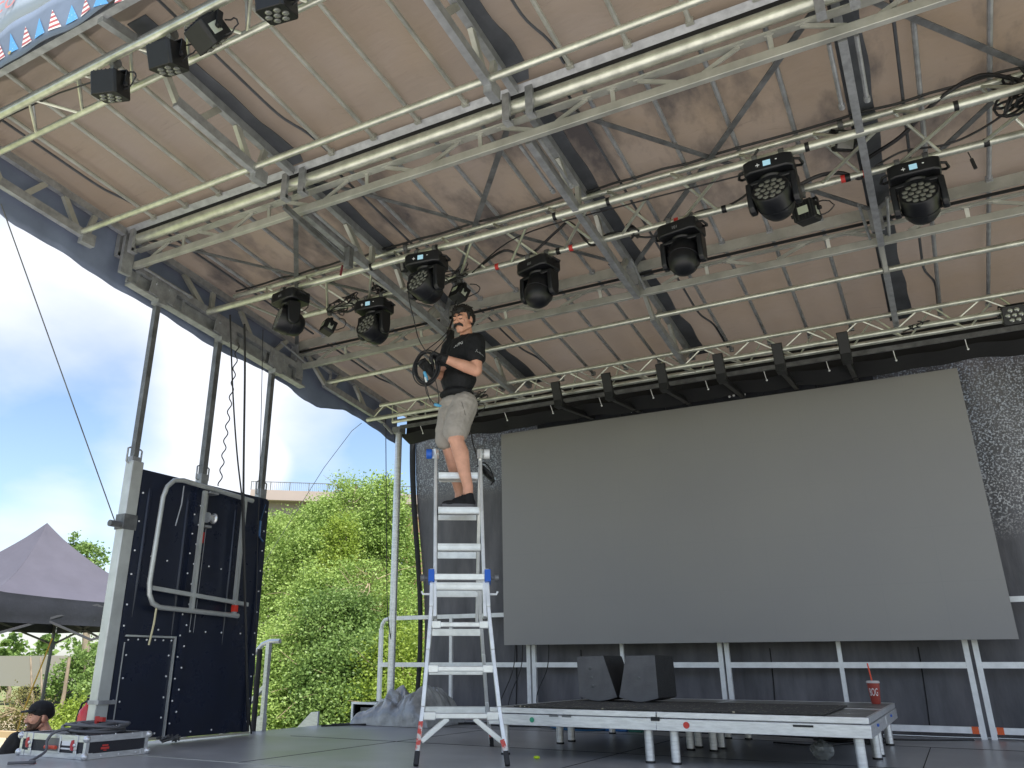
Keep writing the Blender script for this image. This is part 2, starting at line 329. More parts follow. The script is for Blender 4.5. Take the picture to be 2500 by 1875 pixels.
# cable-like pocket seams beside some purlins
def seam(x, a, b, w=.012, jog=None):
    pts = []
    n = 24
    for i in range(n+1):
        y = a+(b-a)*i/n; dx = 0
        if jog: dx = .09/(1+math.exp(-(y-jog)*16))
        pts.append((x+dx, y, zp(y)+.012))
    m = MB(); m.tube(pts, w, 6); obj('membrane_seam', m, M['flap'], roof)
for xr in RX[:5]:
    for a, b, j in ((2.5, 4.18, 3.85), (4.3, 6.6, None), (6.8, 8.7, 8.0)): seam(xr+.30, a, b, .011, j)
# rafters: upper chord, lower chord, braces, grey flap above
def rafter(x, edge=False):
    m = MB()
    m.bar((x, 2.38, 4.47), (x, 3.0, zp(3.0)-.03), .05, .07); m.bar((x, 3.0, zp(3)-.03), (x, 4.22, zp(4.22)-.03), .05, .07)
    m.bar((x, 4.26, zp(4.26)-.03), (x, 6.66, zp(6.66)-.03), .05, .07); m.bar((x, 6.76, zp(6.76)-.03), (x, 8.72, zp(8.72)-.03), .05, .07)
    r = obj('rafter', m, M['galv'], roof)
    for a, b in ((3.03, 3.86), (4.42, 6.75), (7.2, 8.45)):
        m = MB(); m.bar((x, a, zc(a)), (x, b, zc(b)), .05, .075); obj('lower_chord', m, M['galv'], r)
    br = [((2.93, 4.40), (3.04, zc(3.04))), ((3.23, zc(3.23)), (3.40, zp(3.4)-.06)), ((3.585, zp(3.58)-.06), (3.76, zc(3.76))), ((3.85, zc(3.85)), (3.9, zp(3.9)-.06)),
          ((4.45, zc(4.45)), (4.62, zp(4.6)-.06)), ((4.95, zp(4.95)-.06), (5.25, zc(5.25))), ((5.35, zc(5.35)), (5.35, zp(5.35)-.06)), ((5.75, zp(5.75)-.06), (5.95, zc(5.95))), ((6.3, zc(6.3)), (6.5, zp(6.5)-.06)), ((6.68, zp(6.68)-.06), (6.76, zc(6.76))),
          ((6.85, zp(6.85)-.06), (7.22, zc(7.22))), ((7.35, zc(7.35)), (7.5, zp(7.5)-.06)), ((7.8, zp(7.8)-.06), (8.05, zc(8.05))), ((8.2, zc(8.2)), (8.5, zp(8.5)-.06))]
    for (a, b) in br:
        m = MB(); m.bar((x, a[0], a[1]), (x, b[0], b[1]), .035, .05, up=(0, 1, 0)); obj('brace', m, M['alub'], r)
    if not edge:
        for a, b in ((2.6, 4.2), (4.27, 6.68), (6.75, 8.75)):
            m = MB(); n = 20; vs = []
            for i in range(n+1):
                y = a+(b-a)*i/n; wv = .008*math.sin(y*9+x); bulge = .03/(1+math.exp(-(y-3.75)*30))*(y<4.2)+.03/(1+math.exp(-(y-7.95)*30))
                vs += [(x-.045, y, zp(y)+.006), (x+.125+wv+bulge, y, zp(y)+.010), (x+.125+wv+bulge, y, zp(y)+.018), (x-.045, y, zp(y)+.018)]
            fs = [(i*4+j, i*4+(j+1) % 4, i*4+4+(j+1) % 4, i*4+4+j) for i in range(n) for j in range(4)]
            m.add(vs, fs); obj('membrane_flap', m, M['flap'], r)
    return r
for i, x in enumerate(RX[:5]): rafter(x, i == 0)
# front and rear hinge beams with their flat lower chords
XA, XB = -6.05, 4.1
m = MB(); m.bar((XA, 4.232, 4.402), (XB, 4.232, 4.402), .058, .008, up=(0, .65, .76)); m.box((XA, 4.30, 4.385), (XB, 4.38, 4.40)); obj('hinge_plate', m, M['galv'], roof)
m = MB(); m.tube([(XA+.05, 4.30, 4.323), (XB, 4.30, 4.323)], .051, 20); obj('hinge_tube', m, M['alub2'] if 'alub2' in M else M['alu'], roof)
m = MB(); m.box((XA+.02, 4.256, 4.345), (XB, 4.264, 4.392)); obj('hinge_gap', m, M['seam'], roof)
m = MB(); m.box((XA+.02, 6.70, 4.008), (XB, 6.712, 4.033)); obj('hinge_gap', m, M['seam'], roof)
m = MB(); m.box((XA+.03, 4.335, 4.240), (XB, 4.40, 4.254)); obj('hinge_lip', m, M['alub'], roof)
m = MB(); m.box((XA, 4.355, 4.070), (XB, 4.40, 4.135)); obj('cross_chord', m, M['alub'], roof, bevel=.004)
m = MB(); m.box((XA, 6.665, 4.035), (XB, 6.68, 4.135)); m.box((XA, 6.68, 4.12), (XB, 6.78, 4.135)); obj('hinge_plate', m, M['alub'], roof)
m = MB(); m.box((XA, 6.735, 3.985), (XB, 6.775, 4.005)); obj('hinge_lip', m, M['alub'], roof)
m = MB(); m.box((XA, 6.77, 3.838), (XB, 6.812, 3.905)); obj('cross_chord', m, M['alub'], roof, bevel=.004)
def webs(y1, z1, y2, z2, w=.03):
    x = XA+.22; k = 0
    while x < 2.6:
        for (a, b) in ((x, x+.24), (x+.42, x+.42), (x+.84, x+.60)):
            m = MB(); m.bar((b, y1, z1), (a, y2, z2), w, .012, up=(0, 1, 0)); m.box((b-.03, y1-.015, z1-.004), (b+.03, y1+.02, z1+.004)); obj('web_brace', m, M['alub'], roof)
        x += 1.015
webs(4.37, 4.238, 4.378, 4.137); webs(6.76, 3.983, 6.79, 3.907)
# pipes under the rafters
for (y, z, r_) in ((3.80, .62+.937*3.80, .026), (7.25, .62+.4405*7.25, .026)):
    m = MB(); m.tube([(-6.03, y, z), (4.1, y, z)], r_, 14); obj('cross_pipe', m, M['alu'], roof)
m = MB(); m.tube([(-6.0, 7.25, 3.815), (-6.0, 7.25, 3.93), (-6.0, 7.0, 3.98)], .02, 8); obj('pipe_end', m, M['galv'], roof)
# X bracing of the middle panel (flat straps)
for i in range(4):
    a, b = RX[i]+.03, RX[i+1]-.03
    for (p, q, dz) in (((a, 4.3), (b, 6.64), -.034), ((b, 4.3), (a, 6.64), -.048)):
        m = MB(); m.bar((p[0], p[1], zp(p[1])+dz), (q[0], q[1], zp(q[1])+dz), .045, .008); obj('cross_strap', m, M['galvdark'], roof)
# hanger brackets where the rafters meet the front beam
for x in RX[:5]:
    m = MB()
    for dxx in (-.11, .07): m.box((x+dxx, 4.225, 4.17), (x+dxx+.055, 4.255, 4.40)); m.box((x+dxx, 4.23, 4.165), (x+dxx+.055, 4.30, 4.20))
    obj('hanger_bracket', m, M['galv'], roof)
    m = MB(); m.box((x-.05, 6.64, 3.90), (x+.05, 6.66, 4.10)); m.tube([(x-.10, 6.3, 3.99), (x-.07, 6.78, 3.90)], .012, 8); m.tube([(x+.10, 6.3, 3.99), (x+.07, 6.78, 3.90)], .012, 8); obj('hanger_bracket', m, M['galv'], roof)
    m = MB()
    for dxx in (-.075, .075): m.tube([(x+dxx, 4.43, 4.09), (x+dxx, 4.98, 4.03)], .014, 8); m.tube([(x+dxx, 4.98, 4.03), (x+dxx, 5.02, 4.025)], .020, 8)
    obj('gas_strut', m, M['galv'], roof)
    m = MB(); m.box((x-.03, 3.80, zc(3.8)-.09), (x+.03, 3.93, zc(3.8)+.02)); obj('latch_block', m, M['galv'], roof)
# left edge: outer girder plate, pole head plates
m = MB(); m.bar((-6.10, 4.36, zc(4.36)-.10), (-6.10, 6.85, zc(6.85)-.02-.08), .03, .13); m.bar((-6.075, 4.36, zc(4.36)-.185), (-6.075, 6.85, zc(6.85)-.185), .09, .02)
for yy in (4.45, 5.0, 5.55, 6.2, 6.7): m.cbox((-6.08, yy, zc(yy)-.10), (.05, .03, .15))
obj('edge_girder', m, M['galv'], roof)
for yy in (4.71, 5.54, 6.36):
    m = MB(); m.bar((-6.02, yy-.14, zc(yy)-.06), (-6.02, yy+.16, zc(yy)-.1), .012, .20); m.cbox((-6.05, yy, zc(yy)-.21), (.1, .1, .05))
    for a in (-.08, .08): m.tube([(-6.0, yy+a, zc(yy)-.05), (-6.025, yy+a, zc(yy)-.05)], .014, 8)
    obj('head_plate', m, M['galv'], roof)
m = MB()
for (y, z) in ((4.28, 4.14), (6.72, 3.86)): m.box((-6.07, y-.05, z-.16), (-6.03, y+.07, z+.26))
obj('corner_plate', m, M['galv'], roof)
# side skirt
prof = [(2.36, 4.40), (2.7, 4.33), (3.05, 4.17), (3.18, 4.09), (3.31, 4.045), (3.45, 4.02), (3.69, 3.995), (4.0, 3.945), (4.71, 3.855), (5.2, 3.78), (5.75, 3.72), (6.3, 3.70), (6.81, 3.643), (7.05, 3.56), (7.3, 3.53), (7.55, 3.58), (7.8, 3.64), (8.1, 3.63), (8.5, 3.55), (8.74, 3.48), (8.95, 3.46)]
m = MB(); vs = []; n = 90
py = [p[0] for p in prof]; pz = [p[1] for p in prof]
for i in range(n+1):
    y = 2.36+(8.95-2.36)*i/n; zb = float(np.interp(y, py, pz))
    for j in range(9):
        f = j/8; z = zm(y)+.02+(zb-zm(y)-.02)*f; x = -6.17-.03*f+.02*math.sin(y*5+f*2)*f+.008*math.sin(y*17)*f
        vs.append((x, y, z))
m.add(vs, [(i*9+j, i*9+j+1, i*9+10+j, i*9+9+j) for i in range(n) for j in range(8)]); sk = obj('side_skirt', m, M['skirt'], roof, smooth=180)
so_ = sk.modifiers.new('s', 'SOLIDIFY'); so_.thickness = .004
# front edge rail
m = MB(); m.bar((-6.2, 2.385, 4.49), (4.2, 2.385, 4.49), .05, .04); obj('front_rail', m, M['galv'], roof)
# ---------------------------------------------------------------- header banner
def banner_mat(kind):
    m = bpy.data.materials.new('banner_'+kind); m.use_nodes = True; t = m.node_tree; L = t.links; b = t.nodes['Principled BSDF']; b.inputs['Roughness'].default_value = .5
    tc = N(t, 'ShaderNodeTexCoord'); sp = N(t, 'ShaderNodeSeparateXYZ'); L.new(tc.outputs['Object'], sp.inputs[0])
    if kind == 'stripes':
        mp = N(t, 'ShaderNodeMath', operation='MULTIPLY', i_1=22.0); L.new(sp.outputs['Z'], mp.inputs[0]); fr = N(t, 'ShaderNodeMath', operation='FRACT'); L.new(mp.outputs[0], fr.inputs[0])
        gt = N(t, 'ShaderNodeMath', operation='GREATER_THAN', i_1=.5); L.new(fr.outputs[0], gt.inputs[0])
        mx = N(t, 'ShaderNodeMix', data_type='RGBA'); mx.inputs['A'].default_value = (.42, .10, .10, 1); mx.inputs['B'].default_value = (.8, .75, .72, 1); L.new(gt.outputs[0], mx.inputs['Factor']); L.new(mx.outputs['Result'], b.inputs['Base Color'])
    else:
        vo = N(t, 'ShaderNodeTexVoronoi', i_Scale=42.0); L.new(tc.outputs['Object'], vo.inputs['Vector']); gt = N(t, 'ShaderNodeMath', operation='LESS_THAN', i_1=.16); L.new(vo.outputs['Distance'], gt.inputs[0])
        mx = N(t, 'ShaderNodeMix', data_type='RGBA'); mx.inputs['A'].default_value = (.10, .34, .68, 1); mx.inputs['B'].default_value = (.45, .62, .8, 1); L.new(gt.outputs[0], mx.inputs['Factor']); L.new(mx.outputs['Result'], b.inputs['Base Color'])
    return m
M['stripes'] = banner_mat('stripes'); M['stars'] = banner_mat('stars')
M['bangrey'] = mat('banner_pale_blue', (.50, .57, .66), .5, trans=.25); M['bandark'] = mat('banner_slate_band', (.15, .19, .26), .5, 0, .12, 3, bump=.2, bscale=5)
M['pink'] = mat('banner_letter', (.62, .25, .24), .5)
ban = thing('header_banner', 'printed vinyl banner with stars-and-stripes bunting along the front edge of the roof', 'banner', (-4.5, 2.32, 4.6))
BY = 2.325
def bwave(x, z): return BY+.010*math.sin(x*6+z*3)+.006*math.sin(x*13)
def bstrip(z0f, z1, name, mt, dy=0):
    m = MB(); xs_ = [-6.25+i*.05 for i in range(140)]; vs = []; k = 6
    for x in xs_:
        z0 = z0f(x)
        for j in range(k): z = z0+(z1-z0)*j/(k-1); vs.append((x, bwave(x, z)+dy, z))
    m.add(vs, [(i*k+j, i*k+k+j, i*k+k+j+1, i*k+j+1) for i in range(len(xs_)-1) for j in range(k-1)])
    o = obj(name, m, mt, ban, smooth=180); s_ = o.modifiers.new('s', 'SOLIDIFY'); s_.thickness = .002; return o
lift = lambda x: 4.435+.09*(1/(1+math.exp(-(x+3.85)*7)))
bstrip(lift, 4.80, 'dark_band', M['bandark']); bstrip(lambda x: 4.80, 5.55, 'pale_field', M['bangrey'])
ZBs = 5.267*2500/2212
tri = [('r', (-15, 540), (-40, 800), (80, 735)), ('b', (158, 440), (130, 700), (250, 635)), ('r', (345, 350), (290, 620), (428, 540)), ('b', (528, 245), (470, 520), (608, 440)),
       ('r', (697, 140), (650, 420), (797, 345)), ('b', (912, 55), (845, 320), (990, 225)), ('r', (1085, -30), (1025, 210), (1160, 110)), ('b', (1290, -120), (1200, 95), (1400, 45)), ('r', (1560, -190), (1470, 45), (1650, -5))]
for k, a, b, c in tri:
    P = [atY(p[0]/ZBs, p[1]/ZBs, BY) for p in (a, b, c)]; nn = 10; m = MB(); vs = []
    for i in range(nn+1):
        f = i/nn; l = P[0].lerp(P[1], f); r_ = P[0].lerp(P[2], f)
        for p in (l, l.lerp(r_, .5), r_): vs.append((p.x, bwave(p.x, p.z)-.006, p.z))
    m.add(vs, [(i*3+j, i*3+3+j, i*3+4+j, i*3+1+j) for i in range(nn) for j in range(2)])
    obj('bunting_flag', m, M['stripes'] if k == 'r' else M['stars'], ban, smooth=0)
p0 = atY(150/ZBs, 120/ZBs, BY)
t_ = text_mb('co', .24, (p0.x-.055, BY-.022, p0.z), (1, 0, 0), (0, 0, 1), sx=1.05); obj('lettering', t_, M['pink'], ban, smooth=0)
# grommet
p = atY(125/ZBs, 680/ZBs, BY-.012); m = MB(); m.lathe([(.006, 0), (.014, 0), (.014, .004), (.006, .004)], p, (0, -1, 0), 14); obj('grommet', m, mat('brass', (.75, .6, .25), .35, .8), ban)
# ================================================================ LIGHTING TRUSSES
def tube_part(parent, name, pts, r, mt, n=14): m = MB(); m.tube(pts, r, n); return obj(name, m, mt, parent)
ft = thing('front_light_truss', 'aluminium tube truss under the front edge of the roof carrying the small square lights', 'truss', (-4.5, 2.7, 4.3))
tube_part(ft, 'truss_tube', [(-6.4, 2.56, 4.318), (4, 2.56, 4.318)], .027, M['alu']); tube_part(ft, 'truss_tube', [(-6.02, 2.807, 4.288), (4, 2.807, 4.288)], .025, M['alu']); tube_part(ft, 'truss_tube', [(-6.4, 2.66, 4.50), (4, 2.66, 4.50)], .02, M['galv'])
for i in range(11):
    x = -5.25+.523*i
    tube_part(ft, 'truss_brace', [(x, 2.807, 4.288), (x+.27, 2.56, 4.318)], .012, M['alu'], 8); tube_part(ft, 'truss_brace', [(x-.02+.523, 2.807, 4.288), (x+.30, 2.56, 4.318)], .012, M['alu'], 8)
    tube_part(ft, 'truss_brace', [(x+.27, 2.56, 4.318), (x+.1, 2.66, 4.50)], .010, M['galv'], 8); tube_part(ft, 'truss_brace', [(x, 2.807, 4.288), (x+.1, 2.66, 4.50)], .010, M['galv'], 8)
# middle truss
T1, T2, T3 = (5.30, 3.988), (5.50, 4.212), (5.87, 3.998)
mt_ = thing('middle_light_truss', 'triangular aluminium truss across the middle of the roof carrying the big moving heads and cables', 'truss', (-3, 5.5, 4.0))
tube_part(mt_, 'truss_tube', [(-6.04, *T1), (4, *T1)], .032, M['alu']); tube_part(mt_, 'truss_tube', [(-5.9, *T2), (4, *T2)], .024, M['alu']); tube_part(mt_, 'truss_tube', [(-5.62, *T3), (4, *T3)], .028, M['alu'])
x = -5.55
while x < 2.6:
    tube_part(mt_, 'truss_brace', [(x, *T1), (x-.44 if x > -5 else x+.05, *T3)], .013, M['alu'], 8)
    tube_part(mt_, 'truss_brace', [(x+.10, *T2), (x+.36, *T3)], .012, M['alu'], 8)
    tube_part(mt_, 'truss_brace', [(x+.10, *T2), (x+.30, *T1)], .011, M['alu'], 8)
    x += .52
for xx in (-5.0, -4.0, -3.3, -2.2, -1.75, -.3, .6):
    m = MB(); m.tube([(xx, T1[0], T1[1]), (xx+.028, T1[0], T1[1])], .0335, 14); obj('black_tape', m, M['black'], mt_)
for xx in (-3.02, -2.30, -1.38, -.13, .02):
    m = MB(); m.tube([(xx, T3[0], T3[1]), (xx+.035, T3[0], T3[1])], .0295, 14); obj('red_tape', m, M['red'], mt_)
for xx in (-2.42, -1.0, -.10, .78, 1.12):
    m = MB(); m.tube([(xx, T3[0], T3[1]), (xx+.035, T3[0], T3[1])], .031, 14); obj('black_strap', m, M['black'], mt_)
# rear truss
A_, B_, C_ = (8.05, 3.707), (8.10, 3.562), (8.38, 3.580)
bt = thing('rear_light_truss', 'lattice aluminium truss above the video wall at the back of the roof', 'truss', (-2, 8.2, 3.6))
tube_part(bt, 'truss_tube', [(-5.82, *A_), (4, *A_)], .024, M['alu']); tube_part(bt, 'truss_tube', [(-6.05, *B_), (4, *B_)], .027, M['alu']); tube_part(bt, 'truss_tube', [(-5.85, *C_), (4, *C_)], .024, M['alu'])
x = -5.75
while x < 2.8:
    for s_ in (-.22, .22):
        tube_part(bt, 'truss_brace', [(x, *A_), (x+s_, *B_)], .009, M['alu'], 6); tube_part(bt, 'truss_brace', [(x+.12, *A_), (x+.12+s_, *C_)], .009, M['alu'], 6)
    tube_part(bt, 'truss_brace', [(x+.22, *B_), (x+.35, *C_)], .009, M['alu'], 6)
    x += .5
m = MB(); m.box((-5.9, 8.62, 3.555), (4, 8.65, 3.60)); obj('rear_rail', m, M['galvdark'], bt)
# black drape strip behind the rear truss
M['drape'] = mat('black_drape', (.012, .012, .014), .8, bump=.6, bscale=4)
m = MB(); n = 160; vs = []
for i in range(n+1):
    x = -6.0+10*i/n
    zt = 3.83; zb = 3.50+.035*math.sin(x*2.6)+.02*math.sin(x*7.7)
    for j in range(5): f = j/4; vs.append((x, 8.92+.03*math.sin(x*9+f)+.02*f, zt+(zb-zt)*f))
m.add(vs, [(i*5+j, i*5+5+j, i*5+6+j, i*5+1+j) for i in range(n) for j in range(4)])
dr = one('rear_drape', m, M['drape'], 'black drape strip hanging behind the rear truss just under the back edge of the roof', 'drape', smooth=180)
m = MB()
vs = []
for i in range(n+1):
    x = -6.0+10*i/n; zt = 3.52; zb = 3.44+.012*math.sin(x*3.1)
    for j in range(4): f = j/3; vs.append((x, 8.75+.25*f+.02*math.sin(x*8), zt+(zb-zt)*f+.01*math.sin(x*11)))
m.add(vs, [(i*4+j, i*4+4+j, i*4+5+j, i*4+1+j) for i in range(n) for j in range(3)])
obj('drape_hem', m, M['drape'], dr, smooth=180)
for i in range(12):
    x = -5.6+.62*i; m = MB(); m.tube([(x, 8.66, 3.56), (x+.005, 8.70, 3.50), (x+.01, 8.71, 3.475)], .004, 5); m.ell((x+.01, 8.71, 3.47), .011, nu=8, nv=6); obj('bungee_ball', m, M['white_metal'], dr)
# ================================================================ VIDEO WALL
LY = 9.2
def led_mat():
    m = mat('led_mesh_face', (.21, .212, .205), .42, 0, spec=.5); t = m.node_tree; L = t.links; b = t.nodes['Principled BSDF']
    tc = N(t, 'ShaderNodeTexCoord'); sp = N(t, 'ShaderNodeSeparateXYZ'); L.new(tc.outputs['Object'], sp.inputs[0])
    fac = None
    for ax in ('X', 'Z'):
        d = N(t, 'ShaderNodeMath', operation='DIVIDE', i_1=.522); L.new(sp.outputs[ax], d.inputs[0]); f = N(t, 'ShaderNodeMath', operation='FRACT'); L.new(d.outputs[0], f.inputs[0])
        g_ = N(t, 'ShaderNodeMath', operation='LESS_THAN', i_1=.008); L.new(f.outputs[0], g_.inputs[0])
        if fac is None: fac = g_
        else:
            mxm = N(t, 'ShaderNodeMath', operation='MAXIMUM'); L.new(fac.outputs[0], mxm.inputs[0]); L.new(g_.outputs[0], mxm.inputs[1]); fac = mxm
    nz = N(t, 'ShaderNodeTexNoise', i_Scale=.9, i_Detail=5.0); L.new(tc.outputs['Object'], nz.inputs['Vector'])
    rp = N(t, 'ShaderNodeValToRGB'); rp.color_ramp.elements[0].color = (.262, .256, .268, 1); rp.color_ramp.elements[1].color = (.312, .302, .290, 1); L.new(nz.outputs['Fac'], rp.inputs[0])
    mx = N(t, 'ShaderNodeMix', data_type='RGBA'); mx.inputs['B'].default_value = (.272, .268, .27, 1); L.new(fac.outputs[0], mx.inputs['Factor']); L.new(rp.outputs[0], mx.inputs['A']); L.new(mx.outputs['Result'], b.inputs['Base Color'])
    wv = N(t, 'ShaderNodeTexNoise', i_Scale=220.0, i_Detail=1.0); L.new(tc.outputs['Object'], wv.inputs['Vector']); bp = N(t, 'ShaderNodeBump', i_Strength=.15, i_Distance=.002); L.new(wv.outputs['Fac'], bp.inputs['Height']); L.new(bp.outputs[0], b.inputs['Normal'])
    return m
M['led'] = led_mat()
led = thing('led_video_wall', 'large switched-off grey video wall hanging in front of the black backdrop', 'screen', (-2.09, LY, .85))
m = MB(); m.box((-4.69, LY, .852), (.512, LY+.03, 3.452)); obj('screen_face', m, M['led'], led)
m = MB(); m.box((-4.68, LY+.031, .86), (.505, LY+.10, 3.445)); obj('cabinet', m, M['black'], led)
m = MB()
for i in range(7): m.box((-4.17+i*.56, LY+.005, 3.458), (-4.17+i*.56+.552, LY+.12, 3.61))
hb = obj('header_beam', m, mat('scuffed_black_beam', (.016, .018, .024), .4, 0, .4, 8), led)
rng = random.Random(3)
for i in range(16):
    xx = -4.0+rng.random()*3.6; m = MB(); m.lathe([(.014, 0), (.014, .006), (.006, .012), (.0001, .012)], (xx, LY+.005, 3.50+rng.random()*.08), (0, -1, 0), 10); obj('bolt_head', m, M['white_metal'], hb)
# hanging plates between truss and wall
for i, xx in enumerate((-3.41, -2.81, -2.20, -1.60, -1.02, -.42)):
    z1 = 3.60; m = MB(); m.bar((xx, 8.05, 3.62), (xx, 8.15, 3.36), .10, .05, up=(0, 1, 0)); m.box((xx-.045, 8.10, 3.34), (xx+.045, 8.22, 3.42)); m.bar((xx, 8.2, 3.38), (xx, 9.22, 3.50), .05, .06)
    one('rigging_hanger', m, M['black'], ['black wrapped rigging hanger nearest the ladder on the rear truss', 'second black rigging hanger from the ladder on the rear truss', 'third black rigging hanger from the ladder on the rear truss', 'fourth black rigging hanger from the ladder, left of the last pair', 'black rigging hanger second from the right on the rear truss', 'rightmost black rigging hanger on the rear truss with a bluish flap'][i], 'hanger', 'rigging hangers above the video wall', bevel=.006)
# ================================================================ BACKDROP SCRIM
def scrim_mat():
    m = bpy.data.materials.new('scrim_mesh'); m.use_nodes = True; t = m.node_tree; L = t.links; b = t.nodes['Principled BSDF']; b.inputs['Roughness'].default_value = .75
    tc = N(t, 'ShaderNodeTexCoord'); mp = N(t, 'ShaderNodeMapping'); mp.inputs['Scale'].default_value = (3, 3, .6); L.new(tc.outputs['Object'], mp.inputs[0])
    n1 = N(t, 'ShaderNodeTexNoise', i_Scale=1.6, i_Detail=9.0, i_Roughness=.65); L.new(mp.outputs[0], n1.inputs['Vector'])
    rp = N(t, 'ShaderNodeValToRGB'); rp.color_ramp.elements[0].position = .3; rp.color_ramp.elements[1].position = .7; rp.color_ramp.elements[0].color = (.085, .085, .095, 1); rp.color_ramp.elements[1].color = (.18, .175, .19, 1); L.new(n1.outputs['Fac'], rp.inputs[0]); 
    # open mesh: holes let the daylight behind through, masked to the top band and upper right
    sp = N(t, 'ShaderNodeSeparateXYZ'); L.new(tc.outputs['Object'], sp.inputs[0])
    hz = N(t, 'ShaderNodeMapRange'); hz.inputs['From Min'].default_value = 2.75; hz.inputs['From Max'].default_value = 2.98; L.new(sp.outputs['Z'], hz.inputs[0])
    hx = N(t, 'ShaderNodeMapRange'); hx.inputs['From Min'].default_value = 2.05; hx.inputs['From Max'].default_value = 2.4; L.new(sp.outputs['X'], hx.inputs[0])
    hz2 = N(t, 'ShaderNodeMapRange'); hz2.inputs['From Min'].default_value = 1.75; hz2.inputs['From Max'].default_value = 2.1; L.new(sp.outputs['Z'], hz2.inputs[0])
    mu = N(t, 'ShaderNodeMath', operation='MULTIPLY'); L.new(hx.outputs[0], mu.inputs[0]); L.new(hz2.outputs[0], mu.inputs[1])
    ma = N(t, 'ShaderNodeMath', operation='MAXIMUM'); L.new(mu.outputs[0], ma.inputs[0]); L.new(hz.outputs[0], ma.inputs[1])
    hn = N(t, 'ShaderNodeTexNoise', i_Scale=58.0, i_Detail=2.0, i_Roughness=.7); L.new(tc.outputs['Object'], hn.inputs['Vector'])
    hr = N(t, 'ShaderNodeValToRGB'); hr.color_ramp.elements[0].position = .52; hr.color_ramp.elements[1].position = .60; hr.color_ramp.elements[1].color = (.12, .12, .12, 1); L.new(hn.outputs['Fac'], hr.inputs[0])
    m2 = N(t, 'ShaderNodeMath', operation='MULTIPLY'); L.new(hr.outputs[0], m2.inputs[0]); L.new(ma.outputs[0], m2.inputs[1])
    lm = N(t, 'ShaderNodeMix', data_type='RGBA'); lm.inputs['B'].default_value = (.44, .44, .43, 1); l3 = N(t, 'ShaderNodeMath', operation='MULTIPLY', i_1=7.0); L.new(m2.outputs[0], l3.inputs[0]); L.new(l3.outputs[0], lm.inputs['Factor']); L.new(rp.outputs[0], lm.inputs['A']); L.new(lm.outputs['Result'], b.inputs['Base Color'])  # pale specks in the base colour paint sunlight caught on the mesh threads
    tp = N(t, 'ShaderNodeBsdfTransparent'); ms = N(t, 'ShaderNodeMixShader'); L.new(m2.outputs[0], ms.inputs[0]); L.new(b.outputs[0], ms.inputs[1]); L.new(tp.outputs[0], ms.inputs[2]); L.new(ms.outputs[0], t.nodes['Material Output'].inputs[0])
    bp = N(t, 'ShaderNodeBump', i_Strength=.5, i_Distance=.03); L.new(n1.outputs['Fac'], bp.inputs['Height']); L.new(bp.outputs[0], b.inputs['Normal'])
    return m
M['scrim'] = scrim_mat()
sc = thing('backdrop_curtain', 'black mesh backdrop curtain behind the video wall, speckled with daylight near the top', 'backdrop', (-1.8, 9.62, 0))
m = MB(); nx, nz = 240, 30; vs = []; SX0, SX1 = -6.1, 4.0
for i in range(nx+1):
    x = SX0+(SX1-SX0)*i/nx
    for j in range(nz+1):
        f = j/nz; z = .003+3.857*f
        xo = (-.10+.09*math.sin(f*PI*1.5+.4))*max(0, 1-(x-SX0)/.5) if i < 14 else 0
        vs.append((x+xo, 9.62+.018*math.sin(x*8.0+.6*math.sin(z*1.7))+.03*math.sin(x*1.9+z*.8), z))
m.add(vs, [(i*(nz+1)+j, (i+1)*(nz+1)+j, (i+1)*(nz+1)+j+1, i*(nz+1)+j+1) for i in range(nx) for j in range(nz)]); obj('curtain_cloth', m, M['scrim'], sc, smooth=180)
m = MB(); vs = []
for j in range(nz+1):
    f = j/nz; z = .003+3.857*f; xo = -.10+.09*math.sin(f*PI*1.5+.4); wd = .06+.04*f*f
    vs += [(SX0+xo-wd, 9.60, z), (SX0+xo+.01, 9.59, z)]
m.add(vs, [(j*2, j*2+1, j*2+3, j*2+2) for j in range(nz)]); e_ = obj('edge_hem', m, M['drape'], sc, smooth=180); e_.modifiers.new('s', 'SOLIDIFY').thickness = .01
for (x, a, b) in ((-4.75, .05, 3.6), (1.18, 1.0, 3.6), (-3.9, .05, .8), (-1.75, .05, .8), (-.35, .05, .8)):
    m = MB(); m.tube([(x+.03*math.sin(z*2), 9.595, z) for z in np.linspace(a, b, 12)], .006, 5); obj('curtain_seam', m, M['drape'], sc)
# ================================================================ GUARD RAILS BEHIND
grp = 'guard rails along the back of the stage'
def rail(x0, x1, lab, curved=False, tape=0):
    y = 9.42; m = MB(); t = thing('guard_rail', lab, 'railing', ((x0+x1)/2, y, 0), grp)
    for (z, nm) in ((1.21, 'top_rail'), (.632, 'middle_rail'), (.075, 'bottom_rail')):
        m = MB(); a = x0 + (.12 if curved and z > 1 else .025); m.bar((a, y, z), (x1-.025, y, z), .04, .055 if z < 1 else .05)
        if curved and z > 1: m.tube([(x0, y, 1.07), (x0+.012, y, 1.14), (x0+.05, y, 1.19), (x0+.12, y, 1.21)], .024, 8)
        obj(nm, m, M['white_metal'], t)
    for x in (x0, x1):
        m = MB(); m.box((x-.024, y-.02, 0), (x+.024, y+.02, 1.08 if (curved and x == x0) else 1.235)); obj('post', m, M['white_metal'], t)
    if x1-x0 > 1.2:
        xm = (x0+x1)/2; m = MB(); m.box((xm-.02, y-.018, .10), (xm+.02, y+.018, .605)); m.box((xm-.02, y-.018, .66), (xm+.02, y+.018, 1.185)); obj('mid_post', m, M['white_metal'], t)
    if tape:
        for x in (x0 if tape > 1 else x1,):
            m = MB(); s_ = 1 if tape > 1 else -1; m.box((x+s_*.03, y-.0225, .045), (x+s_*.085, y+.0225, .105)); obj('orange_tape', m, mat('orange_tape', (.8, .13, .03), .5), t)
    return t
rail(-6.64, -4.47, 'left guard rail with a rounded upper corner, seen behind the ladder', True)
